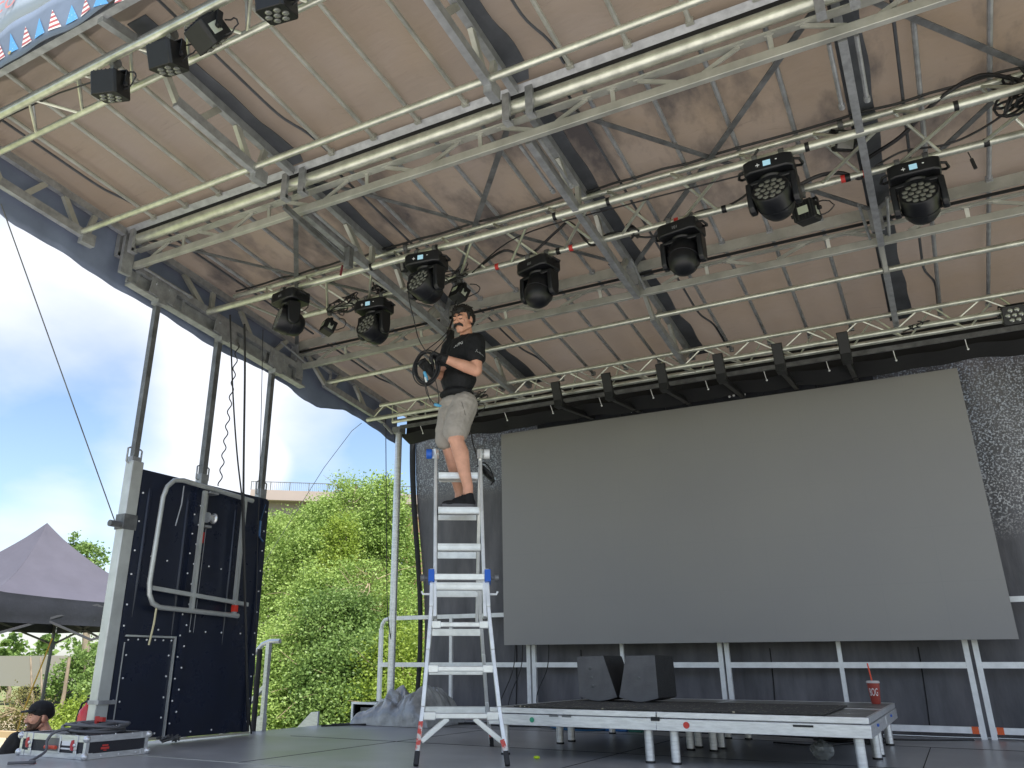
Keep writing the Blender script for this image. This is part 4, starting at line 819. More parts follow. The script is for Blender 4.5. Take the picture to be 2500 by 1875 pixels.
# ================================================================ SMALL SQUARE LIGHTS
def par(O, lab, yaw, tilt, grp, drop=.16, label_side=False, scale=1.0, flat=False):
    """O: tube point it is clamped to; lens along local -Y"""
    O = Vector(O); t = thing('par_light', lab, 'stage light', O, grp); s_ = scale
    RZ = Matrix.Rotation(R(yaw), 3, 'Z'); RT = RZ @ Matrix.Rotation(R(tilt), 3, 'X'); C0 = O+Vector((0, 0, -drop))
    def pl_(m, A, o): m.v = [tuple(A @ (Vector(v)*s_)+o) for v in m.v]; return m
    m = MB(); m.tube([(-.018, 0, 0), (.018, 0, 0)], .040, 12); m.cbox((0, 0, -.045), (.03, .035, .05)); m.v = [tuple(Vector(v)+O) for v in m.v]; obj('truss_clamp', m, M['galvdark'], t)
    m = MB(); m.bar((-.10, 0, .075+.02), (.10, 0, .075+.02), .035, .006)
    for q_ in (-1, 1): m.bar((q_*.10, 0, .09), (q_*.10, 0, -.01), .035, .006, up=(1, 0, 0)); m.tube([(q_*.09, 0, 0), (q_*.118, 0, 0)], .016, 10)
    obj('yoke_bracket', pl_(m, RZ, C0), M['black'], t)
    m = MB(); d = .035 if flat else .07; m.prism([(-.085, -.07), (-.07, -.085), (.07, -.085), (.085, -.07), (.085, .07), (.07, .085), (-.07, .085), (-.085, .07)], (0, -d, 0), (1, 0, 0), (0, 0, 1), (0, 1, 0), 2*d)
    for k in range(6): m.box((-.07+k*.026, d, -.07), (-.062+k*.026, d+.012, .07))
    b = obj('housing', pl_(m, RT, C0), M['black'], t, bevel=.004)
    if flat:
        m = MB(); m.box((-.068, -d-.003, -.068), (.068, -d, .068)); obj('glass', pl_(m, RT, C0), mat('flood_glass', (.25, .25, .23), .15, bump=.5, bscale=150), b)
    else:
        m = MB()
        for (a, c) in [(0, 0)]+[(.05*math.cos(PI/3*k), .05*math.sin(PI/3*k)) for k in range(6)]: m.lathe([(.019, 0), (.0195, .005), (.012, .010), (.0001, .011)], (a, -d, c), (0, -1, 0), 12)
        obj('led_cluster', pl_(m, RT, C0), M['lens'], b)
    m = MB(); m.box((-.045, d+.0125, -.03), (.035, d+.014, .03)); obj('rating_label', pl_(m, RT, C0), mat('label_paper', (.42, .46, .36), .5), b)
    m = MB(); m.box((-.0875, -.03, -.05), (-.0855, .03, .02)); obj('side_label', pl_(m, RT, C0), mat('label_paper_side', (.42, .45, .38), .5), b)
    rg = random.Random(int(O.x*100)); pts = []
    for i in range(14):
        a = i/13*PI*1.7; pts.append(C0+Vector((.09+.09*math.sin(a)*(1+.2*rg.random()), .03+.02*rg.random(), .03+.06*math.cos(a))))
    m = MB(); m.tube(pts, .005, 6); obj('power_cable', m, M['cable'], t)
    return t
fg = 'small square lights on the front truss'
par((-4.13, 2.60, 4.318), 'small square light hanging left of the first rafter on the front truss', 20, 108, fg, .19, scale=1.08)
par((-3.60, 2.60, 4.318), 'second small square light on the front truss, hanging in front of the rafter', 8, 112, fg, .19, scale=1.08)
par((-3.26, 2.60, 4.318), 'third small square light on the front truss, turned to show its pale rating label', 168, 35, fg, .15, scale=1.1)
par((-2.72, 2.60, 4.318), 'rightmost small square light on the front truss, cut by the top of the picture', 10, 105, fg, .17, scale=1.1)
mg = 'small lights on the middle truss'
par((-4.92, 5.87, 3.998), 'small square light dangling between the two leftmost moving heads', 150, 20, mg, .20, scale=.8)
par((-3.40, 5.87, 3.998), 'small square light hanging just above the head of the man', 160, 25, mg, .18, scale=.85)
par((-3.75, 5.50, 4.212), 'small flat floodlight behind the rafter, left of the third moving head', -25, 10, mg, .16, scale=.8, flat=True)
par((-.06, 5.50, 4.212), 'small flat floodlight beside the right steel rafter', 35, 25, mg, .13, scale=.85, flat=True)
par((-.40, 5.87, 3.998), 'small dark lamp with a white sticker hanging off the lower right of a moving head', 165, -10, mg, .20, scale=.95)
rg_ = 'small square lights on the rear truss'
par((-4.55, 8.10, 3.56), 'small seven-lens light on the rear truss just behind the hip of the man', 0, 20, rg_, .10, scale=.95)
par((.96, 8.10, 3.56), 'small seven-lens light on the rear truss above the right corner of the video wall', 0, 20, rg_, .04, scale=1.0)
# folded brackets hanging on rafters with red tag
for x, y, lab in ((-4.03, 4.95, 'grey folded steel bracket with a dark red tag hanging from the left rafter'), (-3.98, 6.60, 'dark folded bracket with a red tag hanging beside the face of the man')):
    t = thing('folded_bracket', lab, 'bracket', (x, y, zc(y)-.1), 'folded brackets with red tags'); z = zc(y)-.13
    m = MB(); m.box((x+.02, y-.03, z-.09), (x+.08, y+.035, z+.10)); obj('bracket_plate', m, M['galvdark'] if y < 5 else M['black'], t, bevel=.006)
    m = MB(); m.bar((x-.03, y-.75 if y < 5 else y+.05, zc(y-.75)-.07 if y < 5 else z-.03), (x+.02, y-.02 if y < 5 else y+.45, z-.02), .03, .045) ; obj('swing_arm', m, M['galvdark'], t)
    m = MB(); m.bar((x-.01, y, z-.05), (x-.035, y+.01, z-.14), .006, .022, up=(0, 1, 0)); obj('red_tag', m, mat('dark_red_tag', (.16, .02, .03), .5), t)
# ================================================================ CABLES ON THE TRUSS
cg = 'cables strapped along the middle truss'
n = 40
m = MB(); m.tube([(-5.85+8.2*i/n, T2[0]-.03+.008*math.sin(i*1.7), T2[1]+.035+.007*math.sin(i*2.9)) for i in range(n+1)], .010, 7); one('truss_cable', m, M['cable'], 'long black cable lying along the top tube of the middle truss', 'cable', cg)
cable('truss_cable', [(-3.2, 5.75, 3.93), (-2.6, 5.5, 4.02), (-1.6, 5.4, 3.98), (-.55, 5.30, 3.90)], .006, M['cable'], 'thin black cable stretched straight between the third moving head and the one at right', 'cable', cg)
cable('truss_cable', [(-4.8, 5.87, 3.95), (-4.62, 5.83, 3.90), (-4.5, 5.87, 4.02), (-4.4, 5.87, 3.96), (-4.15, 5.85, 4.03), (-3.9, 5.87, 3.96), (-3.6, 5.84, 3.93), (-3.3, 5.87, 4.02)], .013, M['cable'], 'thick black cable looping along the lower tube between the left moving heads', 'cable', cg)
cable('truss_cable', [(-3.2, 5.87, 4.04), (-2.9, 5.8, 4.10), (-2.7, 5.87, 4.03), (-2.4, 5.84, 4.18), (-2.25, 5.80, 4.2), (-2.1, 5.86, 3.97), (-1.95, 5.87, 4.04), (-1.75, 5.85, 4.0)], .012, M['cable'], 'thick black cable arching over the lower tube in the centre of the middle truss', 'cable', cg)
cable('truss_cable', [(-1.75, 5.87, 3.98), (-1.6, 5.84, 3.90), (-1.42, 5.87, 3.93), (-1.2, 5.87, 4.03), (-.95, 5.87, 4.02), (-.72, 5.6, 3.96), (-.66, 5.35, 4.02), (-.6, 5.30, 4.08)], .009, M['cable'], 'black cable from the central moving head up to the round-lens head at right', 'cable', cg)
cable('truss_cable', [(-.55, 5.86, 3.98), (-.3, 5.85, 4.06), (-.13, 5.86, 4.05), (0.0, 5.87, 3.97), (.06, 5.83, 4.08), (.3, 5.7, 4.12), (.55, 5.5, 4.2), (.8, 5.42, 4.24), (1.0, 5.40, 4.10)], .015, M['cable'], 'thick black cable bundle rising to the right behind the second moving head from the right', 'cable', cg)
cable('truss_cable', [(.1, 5.87, 4.03), (.3, 5.84, 4.08), (.55, 5.83, 4.04), (.75, 5.8, 4.06), (.95, 5.7, 4.1), (1.1, 5.4, 4.05)], .008, M['cable'], 'thin black cable wavering along the lower tube at the right end of the truss', 'cable', cg)
def tangle(c, ext, n, r_, lab, seed, group=None):
    rg = random.Random(seed); c = Vector(c); pts = []
    ph = [rg.random()*6.28 for _ in range(9)]
    for i in range(n):
        a = i*.31; pts.append(c+Vector((ext[0]*(.6*math.sin(a+ph[0])+.4*math.sin(a*2.3+ph[1])), ext[1]*math.sin(a*1.3+ph[2]), ext[2]*(.6*math.cos(a*1.1+ph[3])+.4*math.sin(a*1.9+ph[4])))))
    m = MB(); m.tube(pts, r_, 6); return one('cable_tangle', m, M['cable'], lab, 'cable', group, smooth=60)
tangle((-4.72, 5.86, 4.0), (.20, .05, .09), 120, .006, 'tangle of thin black cable beside the small light between the left moving heads', 5, 'loose cable tangles')
tangle((-4.30, 5.86, 4.09), (.10, .05, .07), 60, .009, 'tangle of black cable on top of the second moving head from the left', 6, 'loose cable tangles')
tangle((-3.42, 5.86, 4.0), (.14, .05, .09), 90, .006, 'tangle of black cable above the head of the man', 7, 'loose cable tangles')
tangle((.98, 5.45, 4.06), (.15, .07, .14), 100, .009, 'tangle of black cable at the right edge of the middle truss', 9, 'loose cable tangles')
tangle((-1.72, 5.86, 4.0), (.05, .04, .06), 50, .008, 'small black cable knot where the truss crosses the middle rafter', 11, 'loose cable tangles')
tangle((-4.45, 8.08, 3.60), (.16, .05, .06), 80, .007, 'tangle of black cable beside the rear light behind the man', 12, 'loose cable tangles')
tangle((.2, 8.08, 3.56), (.14, .03, .04), 50, .006, 'thin black cable tangle on the rear truss above the video wall', 13, 'loose cable tangles')
tangle((-5.15, 5.6, 3.98), (.12, .1, .05), 60, .005, 'thin cable tangle on top of the leftmost moving head', 14, 'loose cable tangles')
m = MB(); m.tube([(.68, 5.87, 3.96), (.69, 5.87, 3.90)], .004, 5); m.tube([(.69, 5.87, 3.90), (.70, 5.87, 3.82)], .012, 8); one('hanging_plug', m, M['cable'], 'small black plug dangling under the lower tube near the right edge', 'plug')
m = MB(); m.tube([(-5.66, 2.60, 4.30), (-5.64, 2.60, 4.22)], .02, 8); m.tube([(-5.75, 2.6, 4.3), (-5.55, 2.62, 4.25), (-5.35, 2.6, 4.33), (-4.7, 2.6, 4.30), (-4.15, 2.6, 4.22)], .006, 6); one('hanging_plug', m, M['cable'], 'black plug and thin cable on the front truss left of the small square lights', 'plug')
# ================================================================ LADDER
AP = Vector((-3.35, 5.77, 2.30)); U = Vector((.863, .506, 0)).normalized(); NB = Vector((-.506, .863, 0)).normalized()
lad = thing('step_ladder', 'tall aluminium ladder with flared red-tipped feet and blue brackets, standing open on the stage', 'ladder', (-3.35, 5.77, 0))
F0 = Vector((-2.975, 5.195, 0)); K0 = Vector((-3.73, 6.40, 0))
M['fibre'] = mat('ladder_aluminium', (.76, .77, .75), .36, .55, .10, 10, bump=.04, bscale=90)
def side(B0, s_, front):
    # s_ = -1 left, +1 right; flared foot, then straight telescoping rails
    def pt(z, w): f = z/2.30; return B0*(1-f)+Vector((AP.x, AP.y, 2.30))*f+U*w*s_+Vector((0, 0, 0))
    def P3(z, w): p = pt(z, w); p.z = z; return p
    par_ = obj_rail = None
    m = MB(); out_ = NB*(-1 if front else 1)
    if front:
        seq = [(0.03, .302), (.35, .262), (.72, .232), (1.02, .212), (1.30, .208)]
    else: seq = [(0.03, .295), (.35, .258), (.72, .226), (1.02, .200), (1.30, .196)]
    for a, b in zip(seq[:-1], seq[1:]):
        m.bar(P3(*a), P3(*b), .028, .072, up=out_)
    r_ = obj('outer_rail', m, M['fibre'], lad, bevel=.004)
    m = MB(); m.bar(P3(.95, seq[3][1]-.028), P3(2.26 if not (front and s_ > 0) else 2.2, .186), .026, .062, up=out_); obj('inner_rail', m, M['fibre'], lad, bevel=.004)
    m = MB(); m.bar(P3(0.0, .304), P3(.085, .294), .034, .078, up=out_); obj('rubber_foot', m, M['rubber'], r_, bevel=.006)
    m = MB(); m.bar(P3(.087, .2945), P3(.26 if s_ < 0 else .15, .2745), .0295, .0735, up=out_); obj('red_paint', m, mat('worn_red_paint', (.62, .07, .05), .5, col2=(.7, .66, .6), vscale=18, thr=(.45, .55)), r_)
    return P3
PF = {}; PK = {}
for s_ in (-1, 1): PF[s_] = side(F0, s_, True); PK[s_] = side(K0, s_, False)
def wid(z, front): return float(np.interp(z, [.03, .35, .72, 1.02, 1.3, 2.3], [.30, .262, .232, .21, .18, .172]))*(1 if front else .97)
for k in range(1, 8):
    z = .3*k; w_ = wid(z, True)-.012; a, b = PF[-1](z, w_), PF[1](z, w_)
    if k <= 3:
        m = MB(); m.bar(a, b, .06, .034); 
        for e_, q_ in ((a, b), (b, a)): d = (q_-e_); m.bar(e_, e_+d*.16, .07, .052)
        m.bar(a-NB*.02+Vector((0, 0, .012)), b-NB*.02+Vector((0, 0, .012)), .01, .012)
        obj('flared_rung', m, M['fibre'], lad, bevel=.006)
    else:
        m = MB(); m.bar(a, b, .062, .012); m.bar(a-NB*.03-Vector((0, 0, .022)), b-NB*.03-Vector((0, 0, .022)), .006, .052); m.bar(a-NB*.034-Vector((0, 0, .008)), b-NB*.034-Vector((0, 0, .008)), .006, .010); m.bar(a-NB*.034-Vector((0, 0, .036)), b-NB*.034-Vector((0, 0, .036)), .006, .012); m.bar(a+NB*.02-Vector((0, 0, .045)), b+NB*.02-Vector((0, 0, .045)), .05, .006)
        obj('rung', m, M['fibre'], lad, bevel=.002)
    if k in (1, 2, 3, 4, 5, 6, 7):
        w_ = wid(z, False)-.012; a, b = PK[-1](z, w_), PK[1](z, w_)
        m = MB(); m.bar(a, b, .055, .012); m.bar(a-NB*.026-Vector((0, 0, .025)), b-NB*.026-Vector((0, 0, .025)), .005, .05); obj('rear_rung', m, M['fibre'], lad, bevel=.002)
# base diagonal braces under the first rung
for s_ in (-1, 1):
    m = MB(); m.bar(PF[s_](.285, .09), PF[s_](.145, .272), .03, .035); obj('base_brace', m, M['fibre'], lad, bevel=.004)
# blue rung locks at 1.24 and the bar between
z = 1.245; a, b = PF[-1](z, .19), PF[1](z, .19); m = MB(); m.bar(a-NB*.04, b-NB*.04, .035, .045); obj('lock_bar', m, M['fibre'], lad, bevel=.004)
for s_ in (-1, 1):
    m = MB(); m.bar(PF[s_](1.20, .212)-NB*.018, PF[s_](1.29, .212)-NB*.018, .045, .09, up=NB); obj('blue_bracket', m, M['blue'], lad, bevel=.003)
    p = PF[s_](1.24, .21)-NB*.02; m = MB(); m.tube([p+U*s_*.02, p+U*s_*.06], .012, 10); m.tube([p+U*s_*.055, p+U*s_*.085], .026, 14); obj('lock_knob', m, M['galvdark'], lad)
    p = PF[s_](1.12, .20); m = MB(); m.tube([p+U*s_*.02, p+U*s_*.075, p+U*s_*.085-Vector((0, 0, -.02))], .008, 8); obj('release_pin', m, M['white_metal'], lad)
    p = Vector(AP)+U*s_*.19+Vector((0, 0, -.02)); m = MB(); m.tube([p-U*s_*.03, p+U*s_*.03], .012, 10); m.cbox(tuple(p), (.04, .05, .08)); obj('hinge', m, M['fibre'], lad, bevel=.006)
    m = MB(); m.tube([p+U*s_*.028, p+U*s_*.075], .042, 20); obj('hinge_knob', m, M['blue'] if s_ < 0 else M['white_metal'], lad, bevel=.003)
# ================================================================ FLIGHT CASE
fc = thing('flight_case', 'low aluminium-edged black flight case with red latches lying on the left edge of the stage', 'flight case', (-5.79, 4.43, 0), None)
x0, x1, y0, y1, zh = -6.16, -5.42, 4.165, 4.70, .150
m = MB(); m.box((x0+.006, y0+.006, .006), (x1-.006, y1-.006, zh-.004)); obj('case_panel', m, mat('laminate_black', (.02, .02, .028), .4, bump=.3, bscale=200), fc)
m = MB(); e = .025
for (za, zb) in ((.002, .038), (zh-.038, zh)):
    m.box((x0, y0, za), (x1, y0+.0055, zb)); m.box((x1-.0055, y0, za), (x1, y1, zb)); m.box((x0, y0, za), (x0+.0055, y1, zb)); m.box((x0, y1-.0055, za), (x1, y1, zb))
for (xa, ya) in ((x0, y0), (x1-e, y0), (x0, y1-e), (x1-e, y1-e)): m.box((xa-.001, ya-.001, .03), (xa+e+.001, ya+e+.001, zh-.03))
for (a, b, c, d) in ((x0, y0, x1, y0+e), (x0, y1-e, x1, y1), (x0, y0+e, x0+e, y1-e), (x1-e, y0+e, x1, y1-e)): m.box((a, b, zh), (c, d, zh+.003))
obj('edge_trim', m, M['alumill'], fc)
for (xa, ya) in ((x0, y0), (x1, y0), (x0, y1), (x1, y1)):
    for za in (.022, zh-.016):
        m = MB(); m.ell((xa, ya, za), (.026, .026, .024), nu=16, nv=10); m.cbox((xa+(.03 if xa == x0 else -.03), ya-.003*(1 if ya == y0 else -1), za), (.06, .004, .04)); m.cbox((xa-.003*(1 if xa == x0 else -1)*1, ya+(.03 if ya == y0 else -.03), za), (.004, .06, .04)); obj('ball_corner', m, M['alumill'], fc)
for xx in (x0+.10, x1-.13):
    m = MB(); m.box((xx-.035, y0-.004, .055), (xx+.035, y0+.004, .125)); m.box((xx+.005, y0-.006, .01), (xx+.04, y0, .055)); m.box((xx+.005, y0-.006, .11), (xx+.04, y0, .155)); lt = obj('butterfly_latch', m, M['alumill'], fc, bevel=.003)
    m = MB(); m.prism([(-.022, -.03), (.0, -.035), (.004, 0), (0, .035), (-.022, .03), (-.03, 0)], (xx, y0-.010, .09), (1, 0, 0), (0, 0, 1), (0, 1, 0), .006); m2 = obj('red_twist', m, mat('red_enamel', (.5, .03, .05), .35), lt); m = MB(); m.ell((xx+.012, y0-.008, .09), (.012, .008, .012), nu=10, nv=8); obj('hub', m, M['alumill'], lt)
m = MB(); m.box((-5.86, y0-.004, .03), (-5.70, y0+.002, .145)); hn = obj('recessed_handle', m, M['alumill'], fc, bevel=.008)
m = MB(); m.box((-5.845, y0-.006, .045), (-5.715, y0-.003, .13)); obj('dish', m, mat('handle_dish', (.2, .2, .22), .4, .5), hn)
m = MB(); m.tube([(-5.84, y0-.02, .07), (-5.72, y0-.02, .07)], .013, 10); obj('red_grip', m, mat('orange_red_grip', (.7, .10, .05), .4), hn)
m = MB(); m.box((-5.685, y0-.001, .085), (-5.585, y0+.004, .115)); m.box((-5.69, y0-.001, .060), (-5.585, y0+.004, .070)); obj('name_label', m, M['white'], fc)
m = MB(); m.box((x1+.0, 4.29, .06), (x1+.0015, 4.36, .075)); m.box((x1, 4.30, .08), (x1+.0015, 4.35, .09)); m.box((x1, 4.315, .05), (x1+.0015, 4.34, .056)); obj('red_emblem', m, mat('red_print', (.6, .06, .05), .4), fc)
for (yy, zz) in ((4.28, .15), (4.4, .155), (4.55, .15), (4.3, .02), (4.45, .02), (4.6, .02)):
    m = MB(); m.lathe([(.006, 0), (.004, .003), (.0001, .004)], (x1+.001, yy, zz), (1, 0, 0), 8); obj('rivet', m, M['white_metal'], fc)
coil(-5.70, 4.45, zh+.003, .13, .25, 7, .0105, M['greycable'], 'coil of thick dark cable lying on top of the flight case', 'cable_coil', 4, .10)
cable('floor_cable', [(-5.70, 4.30, .19), (-5.76, 4.17, .175), (-5.79, 4.12, .12), (-5.76, 4.10, .05), (-5.70, 3.98, .012), (-5.60, 3.88, .012), (-5.52, 3.86, .012), (-5.54, 3.80, .012), (-5.60, 3.72, .012)], .010, M['greycable'], 'cable end drooping over the front of the flight case onto the floor', 'cable', n=8)
m = MB(); p = Vector((-5.80, 4.52, .19)); m.cbox(tuple(p+Vector((0, 0, .03))), (.03, .02, .07)); m.cbox(tuple(p+Vector((.05, 0, .045))), (.06, .03, .03)); one('cable_connector', m, M['red'], 'small red and grey plug sticking out of the cable coil on the flight case', 'plug')
# small multi-plug on the floor at the foot of the side wall
m = MB(); rg = random.Random(2)
for i in range(14): a = i*1.1; m.tube([(-5.86+.06*math.cos(a), 5.28+.10*math.sin(a*.7), .02+.03*rg.random()), (-5.86+.05*math.sin(a*1.3), 5.30+.09*math.cos(a), .05+.02*rg.random())], .009, 6)
one('shackle_heap', m, M['galvdark'], 'small heap of dark shackles on the floor against the foot of the side wall', 'shackles', smooth=60)
# ================================================================ TARP HEAP, RACK CASE
def tarp():
    rs = np.random.RandomState(5); m = MB(); nu, nv = 130, 100; vs = []
    p1 = rs.rand(26, 2)*np.array([1.3, 1.0])-np.array([.1, 0]); a1 = rs.rand(26); p2 = rs.rand(110, 2)*np.array([1.3, 1.0])-np.array([.1, 0]); a2 = rs.rand(110)
    for i in range(nu+1):
        for j in range(nv+1):
            u, v = i/nu, j/nv; q = np.array([u*1.15, v]); d1 = np.sort(np.hypot(*(p1-q).T)*(1+a1)); d2 = np.sort(np.hypot(*(p2-q).T)*(1+a2))
            e = max(0, 1-abs(2*u-1)**5)*max(0, 1-abs(2*v-1)**5)
            hgt = .10+.30*math.exp(-((u-.80)/.17)**2-((v-.5)/.45)**2)+.17*math.exp(-((u-.36)/.20)**2-((v-.4)/.5)**2)
            f = (d1[1]-d1[0])*1.1+d1[0]*.7+(d2[1]-d2[0])*.5+d2[0]*.8
            z = e**.45*(hgt*(.70+1.3*f)+.20*f*(.35+hgt))
            vs.append((-6.06+1.04*u+.10*(d1[0]-.1)*e+.06*(d2[1]-.05), 8.02+.85*v+.18*(d2[0]-.05)*e-.15*(d1[1]-.15)*e, max(.004, z)))
    m.add(vs, [(i*(nv+1)+j, (i+1)*(nv+1)+j, (i+1)*(nv+1)+j+1, i*(nv+1)+j+1) for i in range(nu) for j in range(nv)])
    return m
M['tarp'] = mat('silver_grey_tarpaulin', (.50, .51, .50), .22, .15, col2=(.22, .22, .225), vscale=3.5, bump=.3, bscale=14, spec=.9)
one('tarpaulin_heap', tarp(), M['tarp'], 'crumpled silver grey tarpaulin heaped on the floor behind the ladder', 'tarpaulin', smooth=24)
rc = thing('rack_case', 'small open black equipment rack with an aluminium rim behind the tarpaulin', 'rack case', (-6.25, 8.6, 0))
m = MB(); m.box((-6.58, 8.45, GZ+.7), (-6.55, 8.95, .21)); m.box((-6.16, 8.45, GZ+.7), (-6.13, 8.95, .21)); m.box((-6.58, 8.93, -.3), (-6.13, 8.95, .21)); m.box((-6.55, 8.45, .19), (-6.16, 8.93, .21)); m.box((-6.55, 8.45, -.02), (-6.16, 8.93, 0.01)); obj('case_shell', m, M['black'], rc)
m = MB(); m.box((-6.59, 8.435, .195), (-6.12, 8.45, .22)); m.box((-6.59, 8.435, 0), (-6.565, 8.45, .195)); obj('aluminium_rim', m, M['white_metal'], rc)
m = MB(); m.box((-6.50, 8.5, .03), (-6.42, 8.6, .10)); m.box((-6.40, 8.5, .03), (-6.30, 8.6, .07)); m.box((-6.5, 8.5, .12), (-6.30, 8.6, .16)); obj('rack_gear', m, M['galvdark'], rc)
rc.location.x += .25
# ================================================================ STAIRS AT THE LEFT BACK
st = thing('stage_stairs', 'aluminium stage stairs with a handrail leading down from the left back edge of the stage', 'stairs', (-6.9, 7.3, GZ))
for y in (6.95, 7.80):
    m = MB(); m.prism([(0, -.06), (0, .14), (-.10, .13), (-1.35, GZ+.12), (-1.35, GZ+.0), (-1.15, GZ+.0)], (-6.32, y, 0), (1, 0, 0), (0, 0, 1), (0, 1, 0), .03); obj('stringer', m, M['alumill'], st, bevel=.003)
for k in range(5):
    m = MB(); m.box((-6.62-.24*k, 6.985, -.20-.19*k), (-6.38-.24*k, 7.80, -.17-.19*k)); obj('tread', m, M['deckside'], st)
m = MB(); m.tube([(-6.18, 6.93, .86), (-6.32, 6.93, .86), (-6.42, 6.93, .83), (-6.52, 6.93, .74), (-7.6, 6.93, -.25)], .024, 10); obj('handrail', m, M['alumill'], st)
m = MB(); m.bar((-6.33, 6.93, -.02), (-6.33, 6.93, .85), .045, .045, up=(0, 1, 0)); m.bar((-6.33, 6.93, .43), (-7.5, 6.93, -.60), .035, .035); obj('rail_post', m, M['alumill'], st)
m = MB(); m.tube([(-6.33, 6.80, -1.0), (-6.33, 6.80, .78)], .028, 10); one('black_post', m, M['rubber'], 'thin dark post between the side wall and the stair handrail', 'post')
# fire extinguisher
fe = thing('fire_extinguisher', 'red fire extinguisher half hidden behind the front post of the side wall', 'fire extinguisher', (-6.60, 5.12, -.02))
ex, ey = -6.74, 5.14
m = MB(); m.lathe([(.0001, -.34), (.055, -.34), (.075, -.32), (.075, .12), (.065, .17), (.03, .21), (.022, .23)], (ex, ey, .08), n=24); obj('cylinder', m, mat('red_enamel_tank', (.62, .02, .02), .25, coat=.5), fe)
m = MB(); m.box((ex-.078, ey-.06, -.02), (ex-.06, ey+.0, .12)); m.tube([(ex, ey-.0765, -.02), (ex, ey-.0765, .1)], .03, 4); obj('paper_label', m, M['white'], fe)
m = MB(); m.tube([(ex, ey, .30), (ex, ey, .35)], .022, 10); m.bar((ex-.02, ey, .36), (ex+.07, ey, .39), .02, .012); m.tube([(ex-.01, ey, .33), (ex-.06, ey-.02, .30), (ex-.085, ey-.03, .2), (ex-.085, ey-.03, .08)], .010, 8); obj('valve_and_hose', m, M['black'], fe)
m = MB(); m.bar((ex, ey, GZ), (ex, ey, -.27), .05, .05, up=(0, 1, 0)); m.box((ex-.08, ey-.08, -.28), (ex+.08, ey+.08, -.262)); obj('stand', m, M['galvdark'], fe)
# ================================================================ PEOPLE
CV = Vector((.503, -.864, 0)).normalized(); IR = Vector((.864, .503, 0)).normalized(); UP = Vector((0, 0, 1)); MO = Vector((-3.35, 5.77, 0))
def W(x, y, d=0.0, base=MO, c=CV):
    r = ray(x, y); t = (base.dot(c)+d)/r.dot(c); return CP+r*t
def vox(name, m, mt, parent, size=.006, it=4, disp=None):
    o = obj(name, m, mt, parent, smooth=180)
    r = o.modifiers.new('remesh', 'REMESH'); r.mode = 'VOXEL'; r.voxel_size = size; r.use_smooth_shade = True
    s = o.modifiers.new('smooth', 'SMOOTH'); s.factor = .5; s.iterations = it
    if disp:
        tx = bpy.data.textures.new(name+'_t', 'CLOUDS'); tx.noise_scale = disp[1]; d = o.modifiers.new('disp', 'DISPLACE'); d.texture = tx; d.strength = disp[0]; d.mid_level = .5; d.texture_coords = 'LOCAL'
    return o
class Fr:      # local frame
    def __init__(s, o, f, u=UP):
        s.o = Vector(o); s.f = Vector(f).normalized(); s.r = s.f.cross(Vector(u)).normalized(); s.u = s.r.cross(s.f).normalized()
        s.q = Matrix((s.r, s.f, s.u)).transposed().to_quaternion()
    def p(s, x, y, z): return s.o+s.r*x+s.f*y+s.u*z
def head_prims(m, F, k=1.0):
    P = lambda x, y, z: F.p(x*k, y*k, z*k)
    E_ = lambda c, r: m.ell(P(*c), tuple(v*k for v in r), F.q, 20, 14)
    E_((0, -.015, .035), (.076, .095, .088)); E_((0, .025, .0), (.066, .068, .085)); E_((0, .035, -.055), (.050, .052, .050)); E_((0, .052, -.088), (.030, .030, .024))
    for s_ in (-1, 1):
        m.cap(P(s_*.052, -.005, -.055), P(s_*.018, .060, -.092), .022*k, .018*k, 10)
        E_((s_*.034, .066, -.018), (.022, .018, .018)); E_((s_*.028, .080, .026), (.022, .010, .008))
        E_((s_*.030, .074, .006), (.015, .010, .010)); E_((s_*.078, -.010, -.004), (.010, .018, .030)); E_((s_*.013, .098, -.030), (.009, .010, .008))
    m.cap(P(0, .086, .018), P(0, .108, -.024), .009*k, .0135*k, 10); E_((0, .084, -.052), (.022, .010, .0065)); E_((0, .082, -.063), (.019, .010, .0065))
def limb(m, pts, rs):
    for i in range(len(pts)-1): m.cap(pts[i], pts[i+1], rs[i], rs[i+1], 16)
def hit(o, x, y):
    dg = bpy.context.evaluated_depsgraph_get(); ev = o.evaluated_get(dg); mw = ev.matrix_world; inv = mw.inverted()
    a = inv @ CP; d = (inv.to_3x3() @ ray(x, y)).normalized(); ok, loc, nor, idx = ev.ray_cast(a, d)
    return (mw @ loc, (mw.to_3x3() @ nor).normalized()) if ok else (None, None)
man = thing('person', 'man in black t-shirt, beige shorts and black gloves standing high on the ladder', 'person', (-3.35, 5.77, 1.8))
a50 = R(50); FT = (CV*math.cos(a50)-IR*math.sin(a50)); LT = (IR*math.cos(a50)+CV*math.sin(a50))
QT = Matrix((LT*-1, FT, UP)).transposed().to_quaternion()
FH = (CV*math.cos(R(33))-IR*math.sin(R(33))); FHd = (FH*math.cos(R(12))-UP*math.sin(R(12)))
Hc = W(1000, 693, .06); HF = Fr(Hc, FHd, UP)
m = MB(); head_prims(m, HF, 1.04)
neck0 = W(1009, 738, -.01); m.cap(HF.p(0, -.03, -.06), neck0, .055, .060)
# torso core
chest, belly, pelv = W(1002, 770, 0), W(991, 828, .01), W(988, 880, 0)
m.ell(chest, (.15, .10, .15), QT); m.ell(belly, (.135, .10, .14), QT); m.ell(pelv, (.135, .10, .11), QT); m.cap(neck0, chest, .06, .10)
